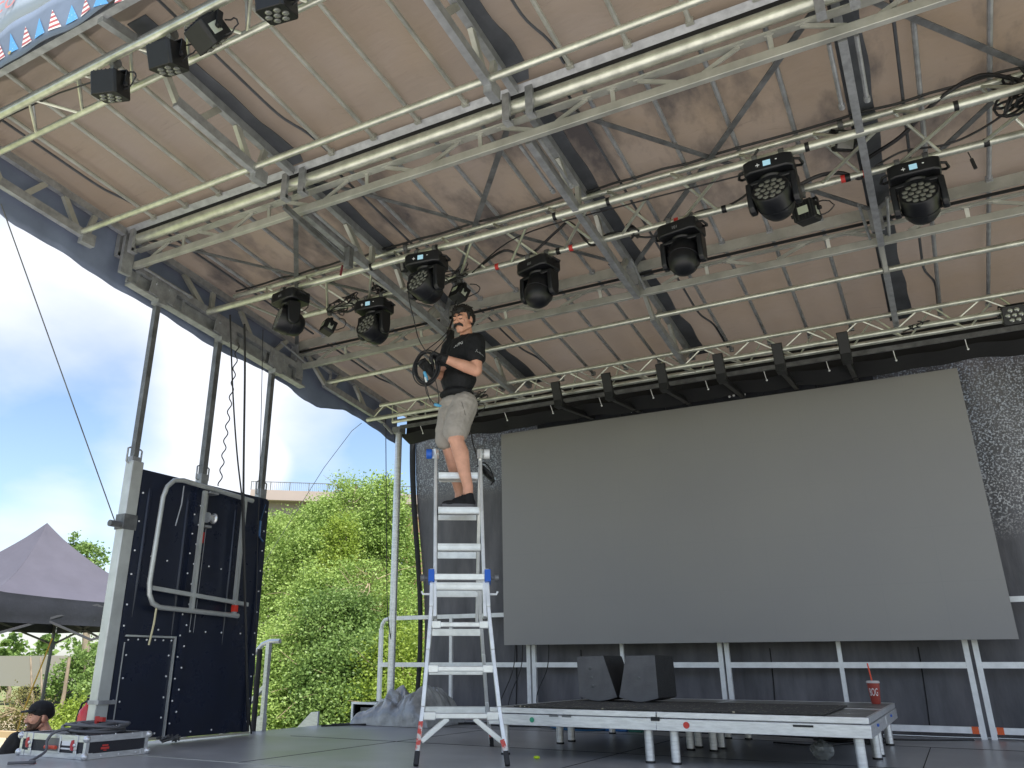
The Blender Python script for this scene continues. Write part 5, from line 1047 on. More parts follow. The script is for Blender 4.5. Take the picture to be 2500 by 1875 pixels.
# arms
Lsh, Lel, Lwr = W(1026, 742, .13), W(1028, 800, .19), W(961, 775, .27)
Rsh, Rel, Rwr = W(972, 752, -.11), W(956, 812, .0), W(936, 808, .12)
limb(m, [W(1010, 745, .03), Lsh, Lel], [.055, .066, .054]); limb(m, [Lel, Lel.lerp(Lwr, .3), Lwr], [.052, .053, .034]); limb(m, [Rsh, Rel, Rwr], [.055, .043, .028])
# legs
Lhip, Lkn, Lan = W(1003, 880, .08), W(985, 950, .17), W(1011, 1050, .125)
Rhip, Rkn, Ran = W(975, 885, -.08), W(969, 962, -.05), W(993, 1062, -.15)
for hp, kn, an in ((Lhip, Lkn, Lan), (Rhip, Rkn, Ran)):
    limb(m, [hp, hp.lerp(kn, .6), kn], [.095, .086, .064]); bk = (IR*.012); limb(m, [kn, kn.lerp(an, .30)+bk, kn.lerp(an, .7), an], [.061, .068, .050, .043]); m.ell(kn-IR*.02+CV*.01, (.046, .044, .05))
    m.cap(an, an-UP*.05, .042, .042)
body = vox('body', m, M['skin'], man, .0055, 3)
# eyes (lowered lids), brows, nostril shade
m = MB()
for s_ in (-1, 1):
    m.tube([HF.p(s_*.013, .092, .003), HF.p(s_*.029, .0945, -.004), HF.p(s_*.046, .085, .001)], .0034, 6)
obj('eyelashes', m, M['hair'], man)
m = MB()
for s_ in (-1, 1): m.tube([HF.p(s_*.012, .098, .029), HF.p(s_*.031, .098, .035), HF.p(s_*.052, .084, .029)], [.0055, .0065, .004], 8)
obj('eyebrows', m, M['hair'], man)
m = MB()
for s_ in (-1, 1): limb(m, [HF.p(0, .102, -.042), HF.p(s_*.019, .101, -.045), HF.p(s_*.038, .090, -.058), HF.p(s_*.043, .085, -.069)], [.0115, .0135, .0105, .006])
vox('moustache', m, M['hair'], man, .003, 1, (.004, .008))
m = MB(); m.tube([HF.p(-.016, .0955, -.061), HF.p(0, .098, -.060), HF.p(.016, .0955, -.061)], .0020, 6); obj('lips', m, mat('lip_line', (.25, .09, .07), .6), man)
# hair
m = MB(); E_ = lambda c, r: m.ell(HF.p(*c), r, HF.q, 20, 14)
E_((0, -.030, .062), (.090, .100, .082)); E_((0, .030, .092), (.076, .062, .045)); E_((0, -.075, .01), (.072, .048, .075)); E_((-.0, .062, .080), (.062, .030, .026))
for s_ in (-1, 1): m.cap(HF.p(s_*.078, .020, .05), HF.p(s_*.076, .022, .0), .016, .009, 10); m.ell(HF.p(s_*.072, -.045, .02), (.024, .045, .055), HF.q)
rg = random.Random(21)
for i in range(46):
    a = rg.random()*PI*2; e_ = rg.random()*1.25; d = Vector((math.sin(e_)*math.cos(a), math.sin(e_)*math.sin(a), math.cos(e_))); s0 = HF.p(d.x*.082, -.02+d.y*.092, .055+d.z*.080); s1 = s0+(HF.r*d.x+HF.f*(d.y+.3)+HF.u*(d.z*.6-.15))*(.030+.015*rg.random()); m.cap(s0, s1, .013, .004, 8)
for i in range(9):
    x_ = -.055+.0135*i; m.cap(HF.p(x_, .080-abs(x_)*.25, .078), HF.p(x_*1.05+.008*rg.random(), .098-abs(x_)*.32, .046+.012*rg.random()), .011, .004, 8)
vox('hair', m, M['hair'], man, .0045, 1, (.010, .02))
# shirt
m = MB(); ch2 = W(1001, 768, 0)
m.ell(ch2, (.190, .138, .155), QT); m.ell(W(990, 822, .005), (.170, .142, .145), QT); m.ell(W(986, 852, .005), (.162, .138, .055), QT); m.ell(W(1006, 742, 0), (.185, .110, .072), QT); m.ell(W(996, 790, .02), (.160, .125, .12), QT)
m.cap(W(1007, 735, 0), W(1003, 750, 0), .070, .11)
limb(m, [W(1012, 744, .04), Lsh, Lsh.lerp(Lel, .50)], [.084, .094, .088]); limb(m, [W(985, 748, -.05), Rsh, Rsh.lerp(Rel, .62)], [.07, .078, .070])
shirt = vox('t_shirt', m, M['shirt'], man, .007, 4, (.018, .07))
# shorts
m = MB(); m.ell(W(984, 872, .0), (.156, .132, .070), QT); m.ell(W(985, 893, .0), (.152, .128, .095), QT)
limb(m, [Lhip+UP*.02, W(992, 905, .11), W(985, 932, .14)], [.118, .116, .108]); limb(m, [Rhip, W(966, 930, -.05), W(963, 950, -.03)], [.112, .10, .092])
sh = vox('shorts', m, M['shorts'], man, .007, 3, (.012, .05))
# cut the hems flat: dark inner hem rings
for c_, d_, r_ in ((W(985, 936, .145), Lkn-Lhip, .101), (W(962, 957, -.03), Rkn-Rhip, .086)):
    m = MB(); m.lathe([(r_*.7, .0), (r_, .0), (r_*1.02, -.03), (r_*.75, -.03)], c_, d_, 28); obj('shorts_hem', m, M['shorts'], man)
m = MB(); p, n_ = hit(sh, 1006, 885)
pts = []
for (x, y) in ((997, 868), (1000, 878), (1003, 888), (1005, 897)):
    p, n_ = hit(sh, x, y)
    if p: pts.append(p+n_*.001)
if len(pts) > 1: m.tube(pts, .0025, 6); obj('pocket_seam', m, mat('shorts_seam', (.13, .115, .10), .9), man)
# shoes
def shoe(heel, dirv, z, lab):
    dirv = dirv.normalized(); side_ = Vector((-dirv.y, dirv.x, 0)); t = MB(); out_ = []
    for i in range(25):
        f = i/24; w_ = .034+.012*math.sin(PI*min(1, f*1.1))+.004*math.sin(2*PI*f); w_ *= math.sqrt(max(0, 1-((f-.5)/.5)**8)); out_.append((f*.285, w_))
    poly = [(a, b) for a, b in out_]+[(a, -b) for a, b in reversed(out_)]
    m = MB(); m.prism(poly, (heel.x, heel.y, z), dirv, side_, UP, .024); s_ = obj('shoe_sole', m, mat('grey_sole', (.09, .09, .10), .6), man)
    m = MB(); H_ = Vector((heel.x, heel.y, z+.02)); q = Matrix((side_, dirv, UP)).transposed().to_quaternion()
    P = lambda a, h, b=0: H_+dirv*a+UP*h+side_*b
    m.ell(P(.055, .022), (.038, .055, .040), q); m.cap(P(.05, .03), P(.055, .075), .040, .038); m.ell(P(.13, .022), (.042, .07, .040), q); m.ell(P(.205, .012), (.044, .072, .026), q); m.cap(P(.09, .055), P(.17, .030), .032, .026)
    u_ = vox('shoe', m, M['shirt'], man, .005, 3)
    m = MB()
    for k in range(4): m.tube([P(.11+.018*k, .078-.012*k, -.022), P(.115+.018*k, .084-.012*k, 0), P(.11+.018*k, .078-.012*k, .022)], .0035, 6)
    obj('laces', m, M['rubber'], u_)
h_ = W(1028, 1085, .125); shoe(Vector((h_.x, h_.y, 0)), -U+CV*.10, 1.806, '')
an2 = PK[-1](1.8, 0); sp0 = Ran+U*.05; shoe(Vector((sp0.x, sp0.y, 0)), -U-CV*.25, 1.808, '')
# gloves with separate fingers
def glove(wr, hand, fdir, curl, thumb_dir, side_v):
    """wr wrist, hand = knuckle centre, fdir = finger direction, curl = direction fingers bend towards, side_v = across the palm"""
    m = MB(); fdir = fdir.normalized(); side_v = (side_v-fdir*side_v.dot(fdir)).normalized(); curl = curl.normalized()
    m.cap(wr, wr.lerp(hand, .35), .040, .036)
    for k in (-1, -.33, .33, 1): m.cap(wr.lerp(hand, .3)+side_v*.014*k, hand+side_v*.030*k, .020, .017)
    Ls = (.034, .040, .038, .030)
    for i, k in enumerate((-1, -.33, .33, 1)):
        b = hand+side_v*.031*k; L = Ls[i]; a1 = b+(fdir*.8+curl*.5).normalized()*L; a2 = a1+(fdir*.1+curl*1.0).normalized()*L*.75; a3 = a2+(-fdir*.6+curl*.6).normalized()*L*.6
        limb(m, [b, a1, a2, a3], [.0145, .0125, .0115, .0095])
    t0 = wr.lerp(hand, .35)+side_v*.028; t1 = t0+thumb_dir.normalized()*.045; t2 = t1+(thumb_dir.normalized()*.5+curl*.8).normalized()*.032; limb(m, [t0, t1, t2], [.018, .014, .010])
    return vox('glove', m, M['glove'], man, .0045, 2, (.004, .02))
Lh = W(938, 766, .29); glove(Lwr, Lh, -IR*.9-UP*.15, -UP+CV*.1, -IR*.5+CV*.5-UP*.5, CV+UP*.1)
Rh = W(917, 788, .19); glove(Rwr, Rh, -IR*.6+UP*.6, CV*.8-UP*.1, UP*.8+CV*.3, UP*.3+IR*.5)
# printing on the shirt
def decal(o, s, size, x, y, rot, mt, nm, lift_=.004, sx=1.0, shear=0.0):
    p, n_ = hit(o, x, y)
    if p is None: return
    r_ = (IR-n_*IR.dot(n_)).normalized(); u_ = n_.cross(r_)*-1
    if u_.z < 0: u_ = -u_
    c_, s_ = math.cos(R(rot)), math.sin(R(rot)); ux = r_*c_+u_*s_; uy = u_*c_-r_*s_
    tx = text_mb(s, size, p+n_*lift_, ux, uy, sx=sx, shear=shear)
    dg = bpy.context.evaluated_depsgraph_get(); ev = o.evaluated_get(dg); inv = ev.matrix_world.inverted(); nv = []
    for v in tx.v:
        a = inv @ (Vector(v)+n_*.05); ok, loc, nn, ix = ev.ray_cast(a, inv.to_3x3() @ (-n_)); nv.append(tuple((ev.matrix_world @ loc)+n_*.002) if ok else v)
    tx.v = nv; obj(nm, tx, mt, man, smooth=0)
decal(shirt, '-=//PG', .044, 990, 747, 14, M['white'], 'chest_print', sx=.8, shear=.2)
decal(shirt, '|-..-:-.-~', .034, 1036, 764, -28, M['white'], 'sleeve_print', sx=.8)
# held coil of cable, hanging strands and blue connectors
cc = W(921, 794, .22); pts = []; rg = random.Random(5)
for i in range(9*30):
    a = 2*PI*i/30; k = i/30; pts.append(cc+IR*((.100+.012*math.sin(k*2.1))*math.cos(a)+.008*math.sin(k*3))+UP*((.142+.010*math.cos(k*1.7))*math.sin(a)+.006*math.cos(k*2.6))+CV*(.022*math.sin(k*1.3)+.02*math.cos(a)))
m = MB(); m.tube(pts, .0055, 7); hcable = one('held_cable_coil', m, M['cable'], 'loops of thin black cable with blue plugs held in the gloved hands of the man', 'cable coil', smooth=60)
cable('strand', [W(935, 775, .24), W(938, 810, .22), W(945, 840, .18), W(948, 865, .15), W(944, 876, .14)], .004, M['cable'], '', parent=hcable)
cable('strand', [W(918, 828, .22), W(922, 850, .2), W(934, 868, .16), W(940, 876, .14)], .004, M['cable'], '', parent=hcable)
cable('strand', [W(913, 800, .24), W(916, 790, .24), W(915, 815, .25), W(921, 836, .24), W(930, 870, .2)], .004, M['cable'], '', parent=hcable)
M['plug'] = mat('sky_blue_plug', (.10, .38, .62), .35)
for a, b in ((W(917, 805, .25), W(921, 815, .25)), (W(940, 874, .14), W(948, 876, .14))):
    m = MB(); m.cap(a, b, .013, .014, 12); m.cap(b, b+(b-a)*.5, .009, .008, 10); obj('blue_plug', m, M['plug'], hcable)
m = MB(); m.cap(W(919, 816, .25), W(921, 824, .25), .012, .010, 12); obj('silver_tip', m, M['alumill'], hcable)
cable('signal_cable', [W(925, 764, .26), W(914, 750, .28), W(903, 728, .28), atY(895, 695, 5.38), atY(884, 648, 5.3), atY(880, 610, 5.3)], .0045, M['cable'], 'thin black cable from the gloved hand up to the third moving head', 'cable', 'cables between man and truss')
cable('signal_cable', [W(920, 757, .25), W(940, 742, .22), W(955, 729, .18), W(968, 713, .12), atY(975.5, 692, 5.72), atY(985, 650, 5.86)], .0045, M['cable'], 'thin black cable passing the face of the man to the small light above', 'cable', 'cables between man and truss')
cable('signal_cable', [W(938, 759, .25), W(950, 746, .22), W(960, 734, .18), W(970, 717, .12), atY(977, 693, 5.72), atY(990, 655, 5.86)], .0045, M['cable'], 'second thin cable running beside it from the hands past his face', 'cable', 'cables between man and truss')
# black cable bag hooked on the ladder top
m = MB(); c_ = W(1052, 1022, -.05); pts = []
for i in range(7*22):
    a = 2*PI*i/22; k = i/22; pts.append(c_+(IR*.55-UP*.62)*(.085+.008*math.sin(k*2))*math.cos(a)*1.1+(IR*.3+CV*.6)*(.05)*math.sin(a)+CV*.02*math.sin(k)+UP*.01*math.cos(k*2.2))
m.tube(pts, .007, 7); cb = one('hanging_cable_coil', m, M['cable'], 'black cable coil hooked over the right hinge at the top of the ladder', 'cable coil', smooth=60)
cable('strand', [W(1030, 1008, .0), W(1045, 1000, -.05), W(1058, 1012, -.05), W(1066, 1035, -.04), W(1060, 1048, -.04)], .006, M['cable'], '', parent=cb)
cable('strand', [atY(1018, 935, 8.05), atY(1022, 960, 7.5), W(1035, 1000, -.1), W(1042, 1012, -.06)], .008, M['cable'], '', parent=cb)
# ---------------------------------------------------------------- second person
crew = thing('person', 'bearded man in black cap and black shirt sitting beyond the left edge of the stage', 'person', (-7.3, 5.0, GZ))
c2 = Vector((.81, -.585, 0)); i2 = Vector((.585, .81, 0)); F2 = (-i2*.92+c2*.38).normalized(); f2d = (F2+UP*.0).normalized()
B2 = Vector((-7.25, 5.0, 0)); Wc = lambda x, y, d=0: W(x, y, d, B2, c2)
hC = Wc(84, 1550, 0); CF = Fr(hC, f2d, UP+i2*.06)
m = MB(); head_prims(m, CF, 1.03); nk = Wc(103, 1593, -.02); m.cap(CF.p(0, -.03, -.06), nk, .055, .062)
ch = Wc(60, 1640, 0); m.ell(ch, (.14, .11, .2), CF.q); m.ell(ch-UP*.32, (.14, .11, .16), CF.q)
LS, RS = Wc(36, 1602, .10), Wc(122, 1602, -.14)
le, re = LS-UP*.25-i2*.16, RS-UP*.25-i2*.14; lw, rw = le-i2*.24-UP*.03, re-i2*.24
limb(m, [nk, LS, le, lw], [.05, .058, .042, .03]); limb(m, [nk, RS, re, rw], [.05, .058, .042, .03])
for w_ in (lw, rw):
    for k in range(4): limb(m, [w_, w_-i2*.05+c2*(.012*k-.018), w_-i2*.09+c2*(.016*k-.024)-UP*.01, w_-i2*.105+c2*(.016*k-.024)-UP*.03], [.020, .014, .009, .007])
    limb(m, [w_, w_-i2*.04+UP*.02, w_-i2*.07+UP*.02], [.018, .011, .008])
hp = ch-UP*.42
for s_ in (-1, 1): kn = hp+c2*.11*s_-i2*.42+UP*.02; limb(m, [hp+c2*.08*s_, kn, kn-UP*.42+i2*.03], [.085, .06, .04]); limb(m, [kn-UP*.42+i2*.03, kn-UP*.45-i2*.14], [.04, .035])
vox('body', m, M['skin'], crew, .007, 3)
m = MB(); m.ell(ch+UP*.03, (.19, .135, .22), CF.q); m.ell(ch-UP*.28, (.17, .13, .2), CF.q); m.cap(nk-UP*.02, nk-UP*.1, .075, .12); limb(m, [nk-UP*.07, LS, LS.lerp(le, .7)], [.08, .085, .07]); limb(m, [nk-UP*.07, RS, RS.lerp(re, .7)], [.08, .085, .07])
vox('t_shirt', m, M['shirt'], crew, .009, 3, (.02, .08))
m = MB(); m.ell(hp+UP*.03, (.16, .14, .12), CF.q)
for s_ in (-1, 1): kn = hp+c2*.11*s_-i2*.42+UP*.02; limb(m, [hp+c2*.08*s_, kn, kn-UP*.36+i2*.03], [.10, .078, .065])
vox('trousers', m, mat('dark_trousers', (.03, .03, .04), .9), crew, .01, 3)
m = MB(); m.ell(CF.p(0, .035, -.058), (.056, .056, .050), CF.q); m.ell(CF.p(0, .060, -.088), (.034, .032, .026), CF.q)
for s_ in (-1, 1): limb(m, [CF.p(s_*.074, .008, .012), CF.p(s_*.066, .012, -.030), CF.p(s_*.050, .035, -.066), CF.p(s_*.020, .070, -.092)], [.010, .016, .022, .020]); limb(m, [CF.p(0, .098, -.040), CF.p(s_*.024, .092, -.046), CF.p(s_*.040, .076, -.066)], [.008, .009, .010])
vox('beard', m, mat('short_beard', (.10, .055, .035), .8), crew, .004, 1, (.003, .01))
m = MB(); m.tube([CF.p(-.018, .094, -.056), CF.p(0, .098, -.060), CF.p(.018, .094, -.056)], .0045, 8); obj('teeth', m, M['white'], crew)
m = MB()
for s_ in (-1, 1): m.ell(CF.p(s_*.030, .081, .005), (.010, .006, .005), CF.q); m.tube([CF.p(s_*.014, .093, .024), CF.p(s_*.046, .083, .026)], .004, 6)
obj('eyes_and_brows', m, M['hair'], crew)
m = MB(); m.ell(CF.p(0, -.012, .062), (.092, .112, .082), CF.q); m.ell(CF.p(0, -.06, .035), (.082, .070, .06), CF.q)
cpp = vox('cap', m, mat('black_cap', (.010, .010, .012), .85), crew, .005, 3)
m = MB(); m.prism([(.075*math.cos(t), .075*math.sin(t)*1.05) for t in np.linspace(0, PI, 16)]+[(-.07, -.02), (.07, -.02)], CF.p(0, .085, .052), CF.r, (CF.f-CF.u*.10).normalized(), CF.u, .010); obj('cap_brim', m, M['shirt'], cpp, bevel=.003)
m = MB(); sb = hp-UP*.10; m.cbox((sb.x, sb.y, (sb.z-.02+GZ)/2), (.5, .45, sb.z-.02-GZ)); sc_ = thing('road_case', 'plain black road case used as a seat behind the left edge of the stage', 'road case', (sb.x, sb.y, GZ)); obj('case_body', m, M['black'], sc_, bevel=.01)
m = MB()
for a in (-1, 1):
    for b in (-1, 1): m.box((sb.x+a*.252-.015, sb.y+b*.227-.015, GZ), (sb.x+a*.252+.015, sb.y+b*.227+.015, sb.z-.018))
obj('corner_trim', m, M['alumill'], sc_)
# ================================================================ VEGETATION
def leafmat(name, c1, c2, c3, tr=.38):
    m = bpy.data.materials.new(name); m.use_nodes = True; t = m.node_tree; L = t.links; b = t.nodes['Principled BSDF']; b.inputs['Roughness'].default_value = .5; b.inputs['Specular IOR Level'].default_value = .35
    g_ = N(t, 'ShaderNodeNewGeometry'); rp = N(t, 'ShaderNodeValToRGB'); e = rp.color_ramp.elements; e[0].color = (*c1, 1); e[1].color = (*c3, 1); e.new(.5).color = (*c2, 1)
    tc = N(t, 'ShaderNodeTexCoord'); nz = N(t, 'ShaderNodeTexNoise', i_Scale=.9, i_Detail=3.0); L.new(tc.outputs['Object'], nz.inputs['Vector'])
    ad = N(t, 'ShaderNodeMath', operation='MULTIPLY_ADD', i_1=.5); L.new(g_.outputs['Random Per Island'], ad.inputs[0]); ml = N(t, 'ShaderNodeMapRange'); ml.inputs['From Min'].default_value = .3; ml.inputs['From Max'].default_value = .7; ml.inputs['To Max'].default_value = .5; L.new(nz.outputs['Fac'], ml.inputs[0]); L.new(ml.outputs[0], ad.inputs[2])
    L.new(ad.outputs[0], rp.inputs[0]); L.new(rp.outputs[0], b.inputs['Base Color'])
    tr_ = N(t, 'ShaderNodeBsdfTranslucent'); L.new(rp.outputs[0], tr_.inputs['Color']); ms = N(t, 'ShaderNodeMixShader', i_Fac=tr); L.new(b.outputs[0], ms.inputs[1]); L.new(tr_.outputs[0], ms.inputs[2]); L.new(ms.outputs[0], t.nodes['Material Output'].inputs[0])
    return m
M['leafA'] = leafmat('cottonwood_leaves', (.15, .235, .05), (.28, .40, .10), (.43, .54, .17)); M['leafB'] = leafmat('yellow_green_leaves', (.16, .24, .03), (.25, .34, .05), (.33, .40, .08))
M['leafC'] = leafmat('dark_leaves', (.10, .18, .045), (.18, .28, .075), (.29, .40, .12)); M['leafD'] = leafmat('dry_shrub_leaves', (.10, .12, .04), (.18, .18, .06), (.28, .24, .10))
M['bark'] = mat('pale_bark', (.22, .18, .13), .9, 0, .25, 8, bump=.6, bscale=30, stretch=(1, 1, .3)); M['twig'] = mat('dry_twigs', (.34, .26, .17), .9)
def leaves(name, blobs, n, size, mt, parent, seed, shell=.55, clump=.28):
    """many small leaf quads gathered in clumps through the volume of ellipsoid blobs"""
    rs = np.random.RandomState(seed); vol = np.array([b[1][0]*b[1][1]*b[1][2] for b in blobs])**.8; vol = vol/vol.sum(); P = []
    for (c, r), w_ in zip(blobs, vol):
        k = int(n*w_); kc = max(6, k//45)
        d = rs.normal(size=(kc, 3)); d /= np.linalg.norm(d, axis=1)[:, None]; rad = (shell+(1-shell)*rs.rand(kc, 1))**.7
        cc_ = np.array(c)+d*rad*np.array(r)*(1+.12*rs.normal(size=(kc, 1)))
        cs = clump*(.5+rs.rand(kc))
        idx = rs.randint(0, kc, k); P.append(cc_[idx]+rs.normal(size=(k, 3))*cs[idx][:, None]*np.array([.5, .5, .38]))
    P = np.concatenate(P); k = len(P); P = P[P[:, 2] > GZ+.03]; k = len(P)
    a = rs.normal(size=(k, 3)); a[:, 2] *= .6; a /= np.linalg.norm(a, axis=1)[:, None]; b = rs.normal(size=(k, 3)); b -= a*(a*b).sum(1)[:, None]; b /= np.linalg.norm(b, axis=1)[:, None]
    s = size*(.6+.8*rs.rand(k, 1)); V = np.empty((k, 4, 3)); V[:, 0] = P-a*s*.5; V[:, 1] = P+b*s*.36; V[:, 2] = P+a*s*.55; V[:, 3] = P-b*s*.36
    me = bpy.data.meshes.new(name); off = np.array(wloc(parent)) if parent else np.zeros(3)
    me.vertices.add(k*4); me.vertices.foreach_set('co', (V-off).reshape(-1)); me.loops.add(k*4); me.loops.foreach_set('vertex_index', np.arange(k*4, dtype=np.int32)); me.polygons.add(k); me.polygons.foreach_set('loop_start', np.arange(0, k*4, 4, dtype=np.int32)); me.polygons.foreach_set('loop_total', np.full(k, 4, dtype=np.int32)); me.update(); me.validate()
    me.materials.append(mt); o = bpy.data.objects.new(name, me); COL.objects.link(o)
    if parent: o.parent = parent
    return o
def tree(name, base, top, blobs, n, size, mt, lab, group, seed, cat='tree', r0=.14, clump=.28, twigs=14):
    t = thing(name, lab, cat, base, group); base = Vector(base); top = Vector(top); rg = random.Random(seed); m = MB(); pts = []
    for i in range(8): f = i/7; pts.append(base.lerp(top, f)+Vector((rg.uniform(-.1, .1), rg.uniform(-.1, .1), 0))*(f*2))
    m.tube(pts, [r0*(1-.75*i/7) for i in range(8)], 10)
    for (c, r) in blobs:
        f = rg.uniform(.25, .7); s = base.lerp(top, f); c = Vector(c); q_ = s.lerp(c, .5)+Vector((rg.uniform(-.15, .15), rg.uniform(-.15, .15), .1)); m.tube([s, q_, c], [r0*.45, r0*.28, r0*.1], 8)
    tr = obj('trunk', m, M['bark'], t, smooth=60); m = MB()
    for i in range(twigs):
        c, r = rg.choice(blobs); d = Vector((rg.gauss(0, 1), rg.gauss(0, 1)-.7, rg.gauss(0, .6))).normalized(); p = Vector(c)+Vector((d.x*r[0], d.y*r[1], d.z*r[2]))*.55; L_ = rg.uniform(.4, 1.1)
        q_ = p+d*L_*.5+Vector((rg.uniform(-.1, .1), 0, rg.uniform(-.2, .1))); m.tube([p, q_, q_+d*L_*.4-UP*.15*rg.random()], [.009, .006, .003], 5)
    if twigs: obj('twigs', m, M['twig'], t, smooth=60)
    leaves('crown', blobs, n, size, mt, t, seed, clump=clump); return t
def pY(x, y, Y): return tuple(atY(x, y, Y))
def blob(x, y, Y, rx_, ry_, rz_): return (pY(x, y, Y), (rx_, ry_, rz_))
def gb(x, Y):                          # ground point under a column of the picture
    p = atY(x, 1500, Y); return (p.x, Y, GZ)
tg = 'cottonwood trees behind the back left corner of the stage'
tree('cottonwood_tree', gb(640, 17), pY(640, 1130, 17), [blob(612, 1160, 17, .75, .8, .6), blob(668, 1120, 17.4, .35, .4, .35), blob(650, 1165, 17.4, .6, .6, .5), blob(590, 1260, 16.6, .9, .9, .9), blob(660, 1220, 16.4, 1.0, .9, 1.0), blob(620, 1330, 16.2, 1.1, .9, 1.0), blob(590, 1160, 17.5, .4, .5, .35)], 56000, .058, M['leafA'], 'broad leafy green tree directly right of the dark side wall', tg, 31)
tree('cottonwood_tree', gb(760, 17.5), pY(770, 1050, 17.5), [blob(742, 1062, 17.5, .30, .35, .42), blob(787, 1068, 17.5, .36, .4, .38), blob(735, 1165, 17.2, .8, .7, .6), blob(800, 1150, 17.5, .7, .7, .6), blob(780, 1190, 17.0, 1.0, .9, .9), blob(705, 1110, 17.0, .45, .5, .45), blob(700, 1180, 17.0, .6, .6, .5)], 52000, .058, M['leafA'], 'tallest green tree, its tips standing above the concrete bridge parapet', tg, 32)
tree('cottonwood_tree', gb(850, 17.2), pY(850, 1060, 17.2), [blob(838, 1072, 17.2, .30, .35, .45), blob(850, 1150, 17.2, .5, .5, .5), blob(850, 1210, 17, .7, .7, .8), blob(865, 1310, 16.8, .65, .7, .9), blob(840, 1400, 16.5, .8, .7, .8)], 36000, .056, M['leafA'], 'slim green tree behind the round rear pole next to the backdrop edge', tg, 33)
tree('slender_tree', gb(845, 16.8), pY(838, 1120, 16.8), [blob(832, 1060, 17.0, .22, .25, .40), blob(842, 1110, 16.9, .35, .35, .45)], 3500, .07, M['leafA'], 'slender green tree top just left of the round rear pole', None, 35, r0=.05, twigs=0)
tree('poplar_sapling', gb(725, 15.5), pY(735, 1160, 15.5), [blob(735, 1160, 15.6, .30, .3, .5), blob(732, 1225, 15.5, .38, .35, .55), blob(715, 1290, 15.4, .45, .4, .5)], 14000, .055, M['leafB'], 'yellow-green young tree glowing in the middle of the darker trees', None, 34, r0=.06, twigs=0)
sg = 'leafy bushes below the cottonwoods'
tree('leafy_bush', gb(640, 13.2), pY(640, 1450, 13.2), [blob(615, 1420, 13.4, .75, .7, .7), blob(580, 1500, 13.0, .6, .6, .7), blob(650, 1500, 13.0, .8, .7, .7), blob(600, 1560, 12.6, .8, .6, .5)], 30000, .055, M['leafA'], 'green bush right behind the stair handrail', sg, 41, 'bush', .06)
tree('leafy_bush', gb(740, 13.2), pY(740, 1400, 13.2), [blob(735, 1370, 13.8, .8, .7, .8), blob(770, 1460, 13.2, .8, .7, .7), blob(710, 1480, 13, .7, .6, .6), blob(750, 1545, 12.6, .9, .6, .5)], 114000, .055, M['leafC'], 'darker green bush with dry twigs in the middle, above the stage floor edge', sg, 42, 'bush', .06, twigs=30)
tree('leafy_bush', gb(850, 13), pY(850, 1420, 13), [blob(840, 1480, 13, .6, .6, .6), blob(870, 1420, 13.2, .5, .5, .6), blob(820, 1540, 12.6, .8, .6, .5), blob(875, 1540, 12.6, .6, .6, .6)], 24000, .055, M['leafB'], 'bright yellow-green bush behind the rounded guard rail', sg, 43, 'bush', .06)
tree('leafy_bush', gb(690, 14.8), pY(690, 1300, 14.8), [blob(685, 1300, 14.8, .75, .7, .7), blob(660, 1370, 14.5, .8, .7, .7), blob(700, 1400, 14.3, .8, .7, .7), blob(775, 1290, 15, .8, .7, .8), blob(820, 1330, 15, .7, .7, .7)], 38000, .055, M['leafA'], 'rounded green bush halfway up the wall of trees', sg, 44, 'bush', .07, twigs=24)
tree('dead_shrub', gb(790, 15.0), pY(790, 1290, 14.2), [blob(788, 1320, 14.2, .35, .3, .4), blob(800, 1260, 14.4, .3, .3, .35)], 500, .05, M['leafD'], 'bare brown dead shrub showing among the green leaves', None, 45, 'shrub', .03, twigs=22)
# left distance
lg = 'trees beyond the pop-up tent'
tree('distant_tree', gb(185, 40), pY(185, 1200, 40), [blob(160, 1180, 40, .8, .8, .9), blob(190, 1200, 40, 1.1, 1, 1.1), blob(205, 1222, 40, .8, .8, .7), blob(150, 1290, 40, 3.0, 2, 2.4)], 9000, .22, M['leafC'], 'distant tree whose top peeks out behind the right slope of the tent', lg, 51, r0=.35, twigs=0, clump=.5)
tree('distant_tree', gb(190, 24), pY(190, 1430, 24), [blob(200, 1440, 24, 1.1, 1, .9), blob(160, 1470, 24, 1.0, 1, .8), blob(215, 1490, 23, .8, .8, .8)], 9000, .12, M['leafC'], 'bluish green tree under the right half of the tent', lg, 52, twigs=0)
tree('distant_tree', gb(20, 26), pY(20, 1450, 26), [blob(10, 1450, 26, .9, .9, .7), blob(-30, 1470, 26, 1.2, 1, 1.0)], 6000, .12, M['leafC'], 'dark green tree at the left edge under the tent', lg, 53, twigs=0)
tree('bright_bush', gb(160, 14.5), pY(160, 1540, 14.5), [blob(150, 1560, 14.5, .55, .5, .35), blob(185, 1545, 14.8, .5, .5, .4), blob(130, 1590, 14, .5, .5, .3), blob(170, 1595, 14, .6, .5, .35)], 9000, .07, M['leafB'], 'bright lime green bush between the tent pole and the side wall', None, 54, 'bush', .04, twigs=0)
tree('dry_shrub', gb(50, 15), pY(50, 1520, 15), [blob(50, 1530, 15, .45, .4, .5), blob(20, 1555, 15, .5, .4, .35), blob(75, 1550, 15, .35, .3, .35)], 3000, .06, M['leafD'], 'dry brownish shrub just above the black cap of the seated man', None, 55, 'shrub', .03, twigs=50)
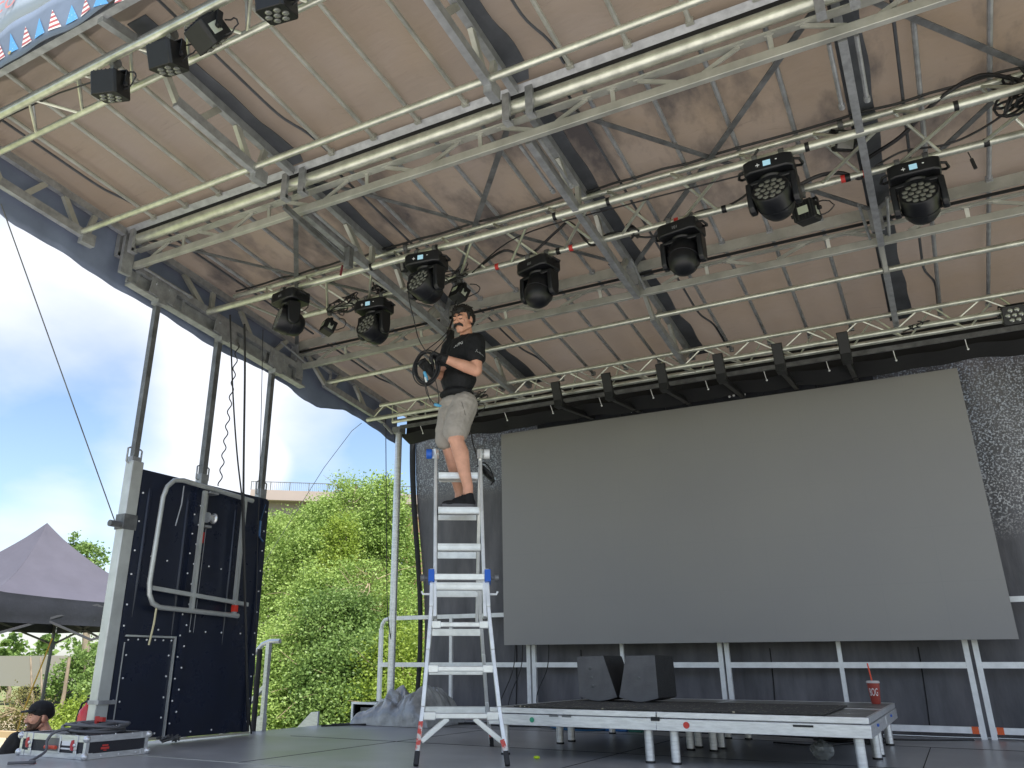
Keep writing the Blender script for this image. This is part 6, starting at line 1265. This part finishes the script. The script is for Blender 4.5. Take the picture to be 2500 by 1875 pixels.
for i, (x0, x1, lab) in enumerate(((128, 150, 'pale leaning bare trunk under the tent, next to the tent pole'), (72, 66, 'thin bare trunk left of the tent pole'), (92, 88, 'second thin bare trunk left of the tent pole'))):
    a = atY(x0-4, 1570, 18); b = atY(x1, 1420, 18); m = MB(); m.tube([(a.x, 18, GZ), tuple(a.lerp(b, .5)+Vector((.05, 0, 0))), tuple(b)], [.07, .06, .05] if i == 0 else [.04, .035, .03], 8); t = thing('bare_trunk', lab, 'tree trunk', (a.x, 18, GZ), 'bare trunks under the tent'); obj('trunk', m, M['bark'], t, smooth=60)
# grass tufts
m = MB(); rg = random.Random(77)
for i in range(5200):
    x, y = rg.uniform(-24, -8.6), rg.uniform(8, 20)
    if x < -17.4 and y > 1: continue
    h = rg.uniform(.08, .32); a = rg.uniform(0, PI); dx, dy = .012*math.cos(a), .012*math.sin(a); l = rg.uniform(-.08, .08)
    m.add([(x-dx, y-dy, GZ), (x+dx, y+dy, GZ), (x+l, y+l*.5, GZ+h)], [(0, 1, 2)])
gr = obj('tall_grass', m, M['leafB'], None, smooth=0); tag(gr, 'tall rough grass between the stage and the trees', 'grass', kind='stuff')
# ================================================================ BRIDGE / PARAPET WALL BEHIND
BD = 52.0
d_ = ray(730, 1062); d_ = d_/math.hypot(d_.x, d_.y); BO = CP+d_*BD; bt_, BA = Vector((d_.x, d_.y, 0)).normalized(), Vector((d_.y, -d_.x, 0)).normalized()
def bz(y): r_ = ray(730, y); return CAMZ+r_.z/math.hypot(r_.x, r_.y)*BD
z_top, z_bot, zt = bz(1063), bz(1084), bz(1044)
br = thing('concrete_bridge', 'long pale concrete bridge deck with a thin metal railing behind the tree tops', 'bridge', (BO.x, BO.y, z_bot))
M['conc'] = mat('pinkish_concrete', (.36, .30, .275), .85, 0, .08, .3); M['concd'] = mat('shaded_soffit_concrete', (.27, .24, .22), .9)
r0_ = ray(541, 1062); U0 = (BD*1.0)*(r0_.dot(BA)/r0_.dot(bt_)); UL = 16-U0
def bb(m, u0, v0, z0, u1, v1, z1):       # box in bridge axes (along, behind, up)
    P = [BO+BA*u+bt_*v for u, v in ((u0, v0), (u1, v0), (u1, v1), (u0, v1))]
    m.add([(p.x, p.y, z0) for p in P]+[(p.x, p.y, z1) for p in P], [(0, 3, 2, 1), (4, 5, 6, 7), (0, 1, 5, 4), (1, 2, 6, 5), (2, 3, 7, 6), (3, 0, 4, 7)]); return m
obj('fascia', bb(MB(), U0, 0, z_bot, 16, .4, z_top), M['conc'], br)
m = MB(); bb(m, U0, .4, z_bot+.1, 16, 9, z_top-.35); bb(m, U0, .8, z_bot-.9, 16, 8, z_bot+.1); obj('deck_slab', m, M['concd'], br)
rl = MB(); bb(rl, U0, .15, zt-.04, 16, .2, zt)
for k in range(19): u = U0+UL*k/18; bb(rl, u-.03, .15, z_top, u+.03, .21, zt)
for k in range(190): u = U0+UL*k/180; bb(rl, u-.008, .17, z_top, u+.008, .186, zt-.03)
obj('railing', rl, M['galvdark'], br, smooth=0)
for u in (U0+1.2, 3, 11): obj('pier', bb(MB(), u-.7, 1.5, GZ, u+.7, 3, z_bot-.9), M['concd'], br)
bw = thing('brick_wall', 'sunlit orange brick wall seen in the gap between the trees and the backdrop edge', 'wall', (-27, 44, GZ))
M['brick'] = bpy.data.materials.new('brick'); M['brick'].use_nodes = True; t_ = M['brick'].node_tree; b_ = t_.nodes['Principled BSDF']; b_.inputs['Roughness'].default_value = .9
bk = N(t_, 'ShaderNodeTexBrick', i_Scale=3.0); bk.inputs['Color1'].default_value = (.42, .20, .13, 1); bk.inputs['Color2'].default_value = (.36, .16, .10, 1); bk.inputs['Mortar'].default_value = (.4, .33, .28, 1); tcc = N(t_, 'ShaderNodeTexCoord'); mpp = N(t_, 'ShaderNodeMapping'); mpp.inputs['Rotation'].default_value = (PI/2, 0, 0); t_.links.new(tcc.outputs['Object'], mpp.inputs[0]); t_.links.new(mpp.outputs[0], bk.inputs['Vector']); t_.links.new(bk.outputs[0], b_.inputs['Base Color'])
pz = atY(885, 1118, 44).z; px_ = atY(872, 1200, 44).x; m = MB(); m.box((px_, 44, GZ), (px_+12, 44.4, pz)); obj('brickwork', m, M['brick'], bw)
m = MB(); m.box((px_-.05, 43.95, pz), (px_+12.05, 44.45, pz+.15)); obj('coping', m, M['conc'], bw)
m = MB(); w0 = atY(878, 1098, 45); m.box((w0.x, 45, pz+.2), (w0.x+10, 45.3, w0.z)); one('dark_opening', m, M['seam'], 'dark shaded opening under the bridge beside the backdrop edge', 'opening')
# ================================================================ POP-UP TENT
tn = thing('popup_tent', 'black-skirted pop-up canopy tent with a pointed faded purple-grey roof at the far left', 'tent', (-12, 7.9, GZ))
M['canvas'] = mat('faded_black_canvas', (.088, .084, .108), .6, 0, .10, 1.2, bump=.35, bscale=3, trans=.06); M['valance'] = mat('black_valance', (.022, .024, .032), .6, 0, .2, 2, bump=.5, bscale=5)
X0t, X1t, Y0t, Y1t = -13.5, -10.5, 6.38, 9.4; zv, ze, zpk = 1.13, 1.50, 2.66; pk = Vector((-12, 7.9, zpk))
def sag(f): return f-0.16*math.sin(PI*f)
cs = [Vector((X0t, Y0t, ze)), Vector((X1t, Y0t, ze)), Vector((X1t, Y1t, ze)), Vector((X0t, Y1t, ze))]
m = MB(); n = 16
for k in range(4):
    a, b = cs[k], cs[(k+1) % 4]; vs = []
    for i in range(n+1):
        f = i/n; l = a.lerp(pk, f); r_ = b.lerp(pk, f); zz = ze+(zpk-ze)*(f-.13*math.sin(PI*f)+(.03*math.exp(-((f-1)/.07)**2)))
        for j in range(n+1):
            g_ = j/n; p = l.lerp(r_, g_); wr = .012*math.sin(g_*19+k*2+f*3)*math.exp(-f*3); vs.append((p.x, p.y, zz-.05*math.sin(PI*g_)*(1-f)+wr))
    m.add(vs, [(i*(n+1)+j, i*(n+1)+j+1, (i+1)*(n+1)+j+1, (i+1)*(n+1)+j) for i in range(n) for j in range(n)])
cn = obj('canopy', m, M['canvas'], tn, smooth=50)
m = MB()
for k in range(4):
    a, b = cs[k], cs[(k+1) % 4]; vs = []; d = (b-a).normalized(); nn = d.cross(UP)
    for j in range(41):
        g_ = j/40; p = a.lerp(b, g_); w_ = .012*math.sin(g_*31+k)
        for q_ in range(5): z = ze-.04*math.sin(PI*g_)*(q_ == 0)+(zv-ze)*q_/4; vs.append((p.x+nn.x*(w_*q_/4+.01+(.02 if q_ == 2 else 0)), p.y+nn.y*(w_*q_/4+.01), z))
    m.add(vs, [(j*5+q_, j*5+q_+1, (j+1)*5+q_+1, (j+1)*5+q_) for j in range(40) for q_ in range(4)])
obj('valance', m, M['valance'], tn, smooth=60)
M['tentframe'] = mat('tent_frame_steel', (.10, .10, .11), .45, .4)
for (x, y) in ((X0t+.06, Y0t+.06), (X1t-.06, Y0t+.06), (X1t-.06, Y1t-.06), (X0t+.06, Y1t-.06)):
    m = MB(); m.box((x-.02, y-.02, GZ), (x+.02, y+.02, ze)); m.box((x-.04, y-.04, ze-.62), (x+.04, y+.04, ze-.5)); m.box((x-.035, y-.035, ze-.1), (x+.035, y+.035, ze)); obj('leg', m, M['tentframe'], tn)
for k in range(4):
    a, b = cs[k], cs[(k+1) % 4]
    for (s_, e_) in ((0, .5), (.5, 1)):
        p, q_ = a.lerp(b, s_), a.lerp(b, e_); m = MB(); m.bar(p-UP*.08, q_-UP*.55, .02, .03); m.bar(p-UP*.55, q_-UP*.08, .02, .03); obj('scissor_bar', m, M['tentframe'], tn)
m = MB()
for k in range(4): a = cs[k].lerp(cs[(k+1) % 4], .5); m.bar(a-UP*.3, Vector((-12, 7.9, 1.95)), .02, .03)
m.tube([(-12, 7.9, 1.7), (-12, 7.9, zpk-.03)], .02, 8); m.cbox((-12, 7.9, 1.68), (.12, .12, .08)); obj('centre_mast', m, M['tentframe'], tn)
cable('extension_cord', [(-13.40, 9.30, 1.05), (-13.42, 9.2, .6), (-13.5, 9.1, .0), (-13.45, 9.0, -.5), (-13.4, 9.1, GZ+.02)], .012, mat('yellow_cord', (.65, .38, .05), .5), 'yellow orange cord hanging along the rear tent pole', 'cord')
# small pale shelter far behind the tent
sh_ = thing('pale_shelter', 'pale grey fabric shelter with a dark opening seen far away under the tent', 'shelter', (-27, 24, GZ))
a, b = atY(18, 1432, 24), atY(108, 1432, 24); zb = atY(60, 1483, 24).z; m = MB(); m.prism([(a.x-1.5, zb), (b.x, zb), (b.x, a.z+.3), (a.x-1.5, a.z+.3)], (0, 24, 0), (1, 0, 0), (0, 0, 1), (0, 1, 0), 2.2); obj('awning', m, mat('pale_awning', (.30, .28, .24), .8), sh_)
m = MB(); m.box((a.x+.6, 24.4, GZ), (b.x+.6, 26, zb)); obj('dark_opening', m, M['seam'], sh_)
m = MB(); m.prism([(0, 0), (1.1, 0), (.85, .95), (.25, .95)], (atY(-8, 1540, 25).x, 23, atY(10, 1545, 23).z), (1, 0, 0), (0, 0, 1), (0, 1, 0), .6); one('blue_cover', m, mat('pale_blue_cover', (.30, .42, .58), .7, bump=.5, bscale=4), 'pale blue covered object at the far left edge under the tent', 'cover')
# low wooden rail at the path
wr = thing('wooden_rail', 'low sandy wooden rail running behind the seated man at the left edge', 'fence', (-14.5, 9.5, GZ))
m = MB(); a, b = atY(-40, 1584, 9.5), atY(62, 1588, 9.8); m.bar(a, b, .12, .10); obj('rail', m, mat('sandy_timber', (.5, .36, .2), .8), wr)
for f in (.05, .5, .95): p = a.lerp(b, f); m = MB(); m.box((p.x-.05, p.y+.07, GZ), (p.x+.05, p.y+.17, p.z+.02)); obj('post', m, M['bark'], wr)
# distant tree line closing the horizon
m = MB()
far = []
rs = np.random.RandomState(3)
for k in range(60):
    x = -150+5.2*k; y = 120+rs.rand()*15; far.append(((x, y, GZ+2+rs.rand()*1.5), (4.5, 4, 3+rs.rand()*2)))
for k in range(30): far.append(((-110-rs.rand()*10, -10+5*k, GZ+2.2), (4, 4, 3.4+rs.rand()*2)))
fo = leaves('distant_tree_line', far, 60000, .75, M['leafC'], None, 9, clump=1.0); tag(fo, 'far-off belt of trees along the horizon', 'trees', kind='stuff')
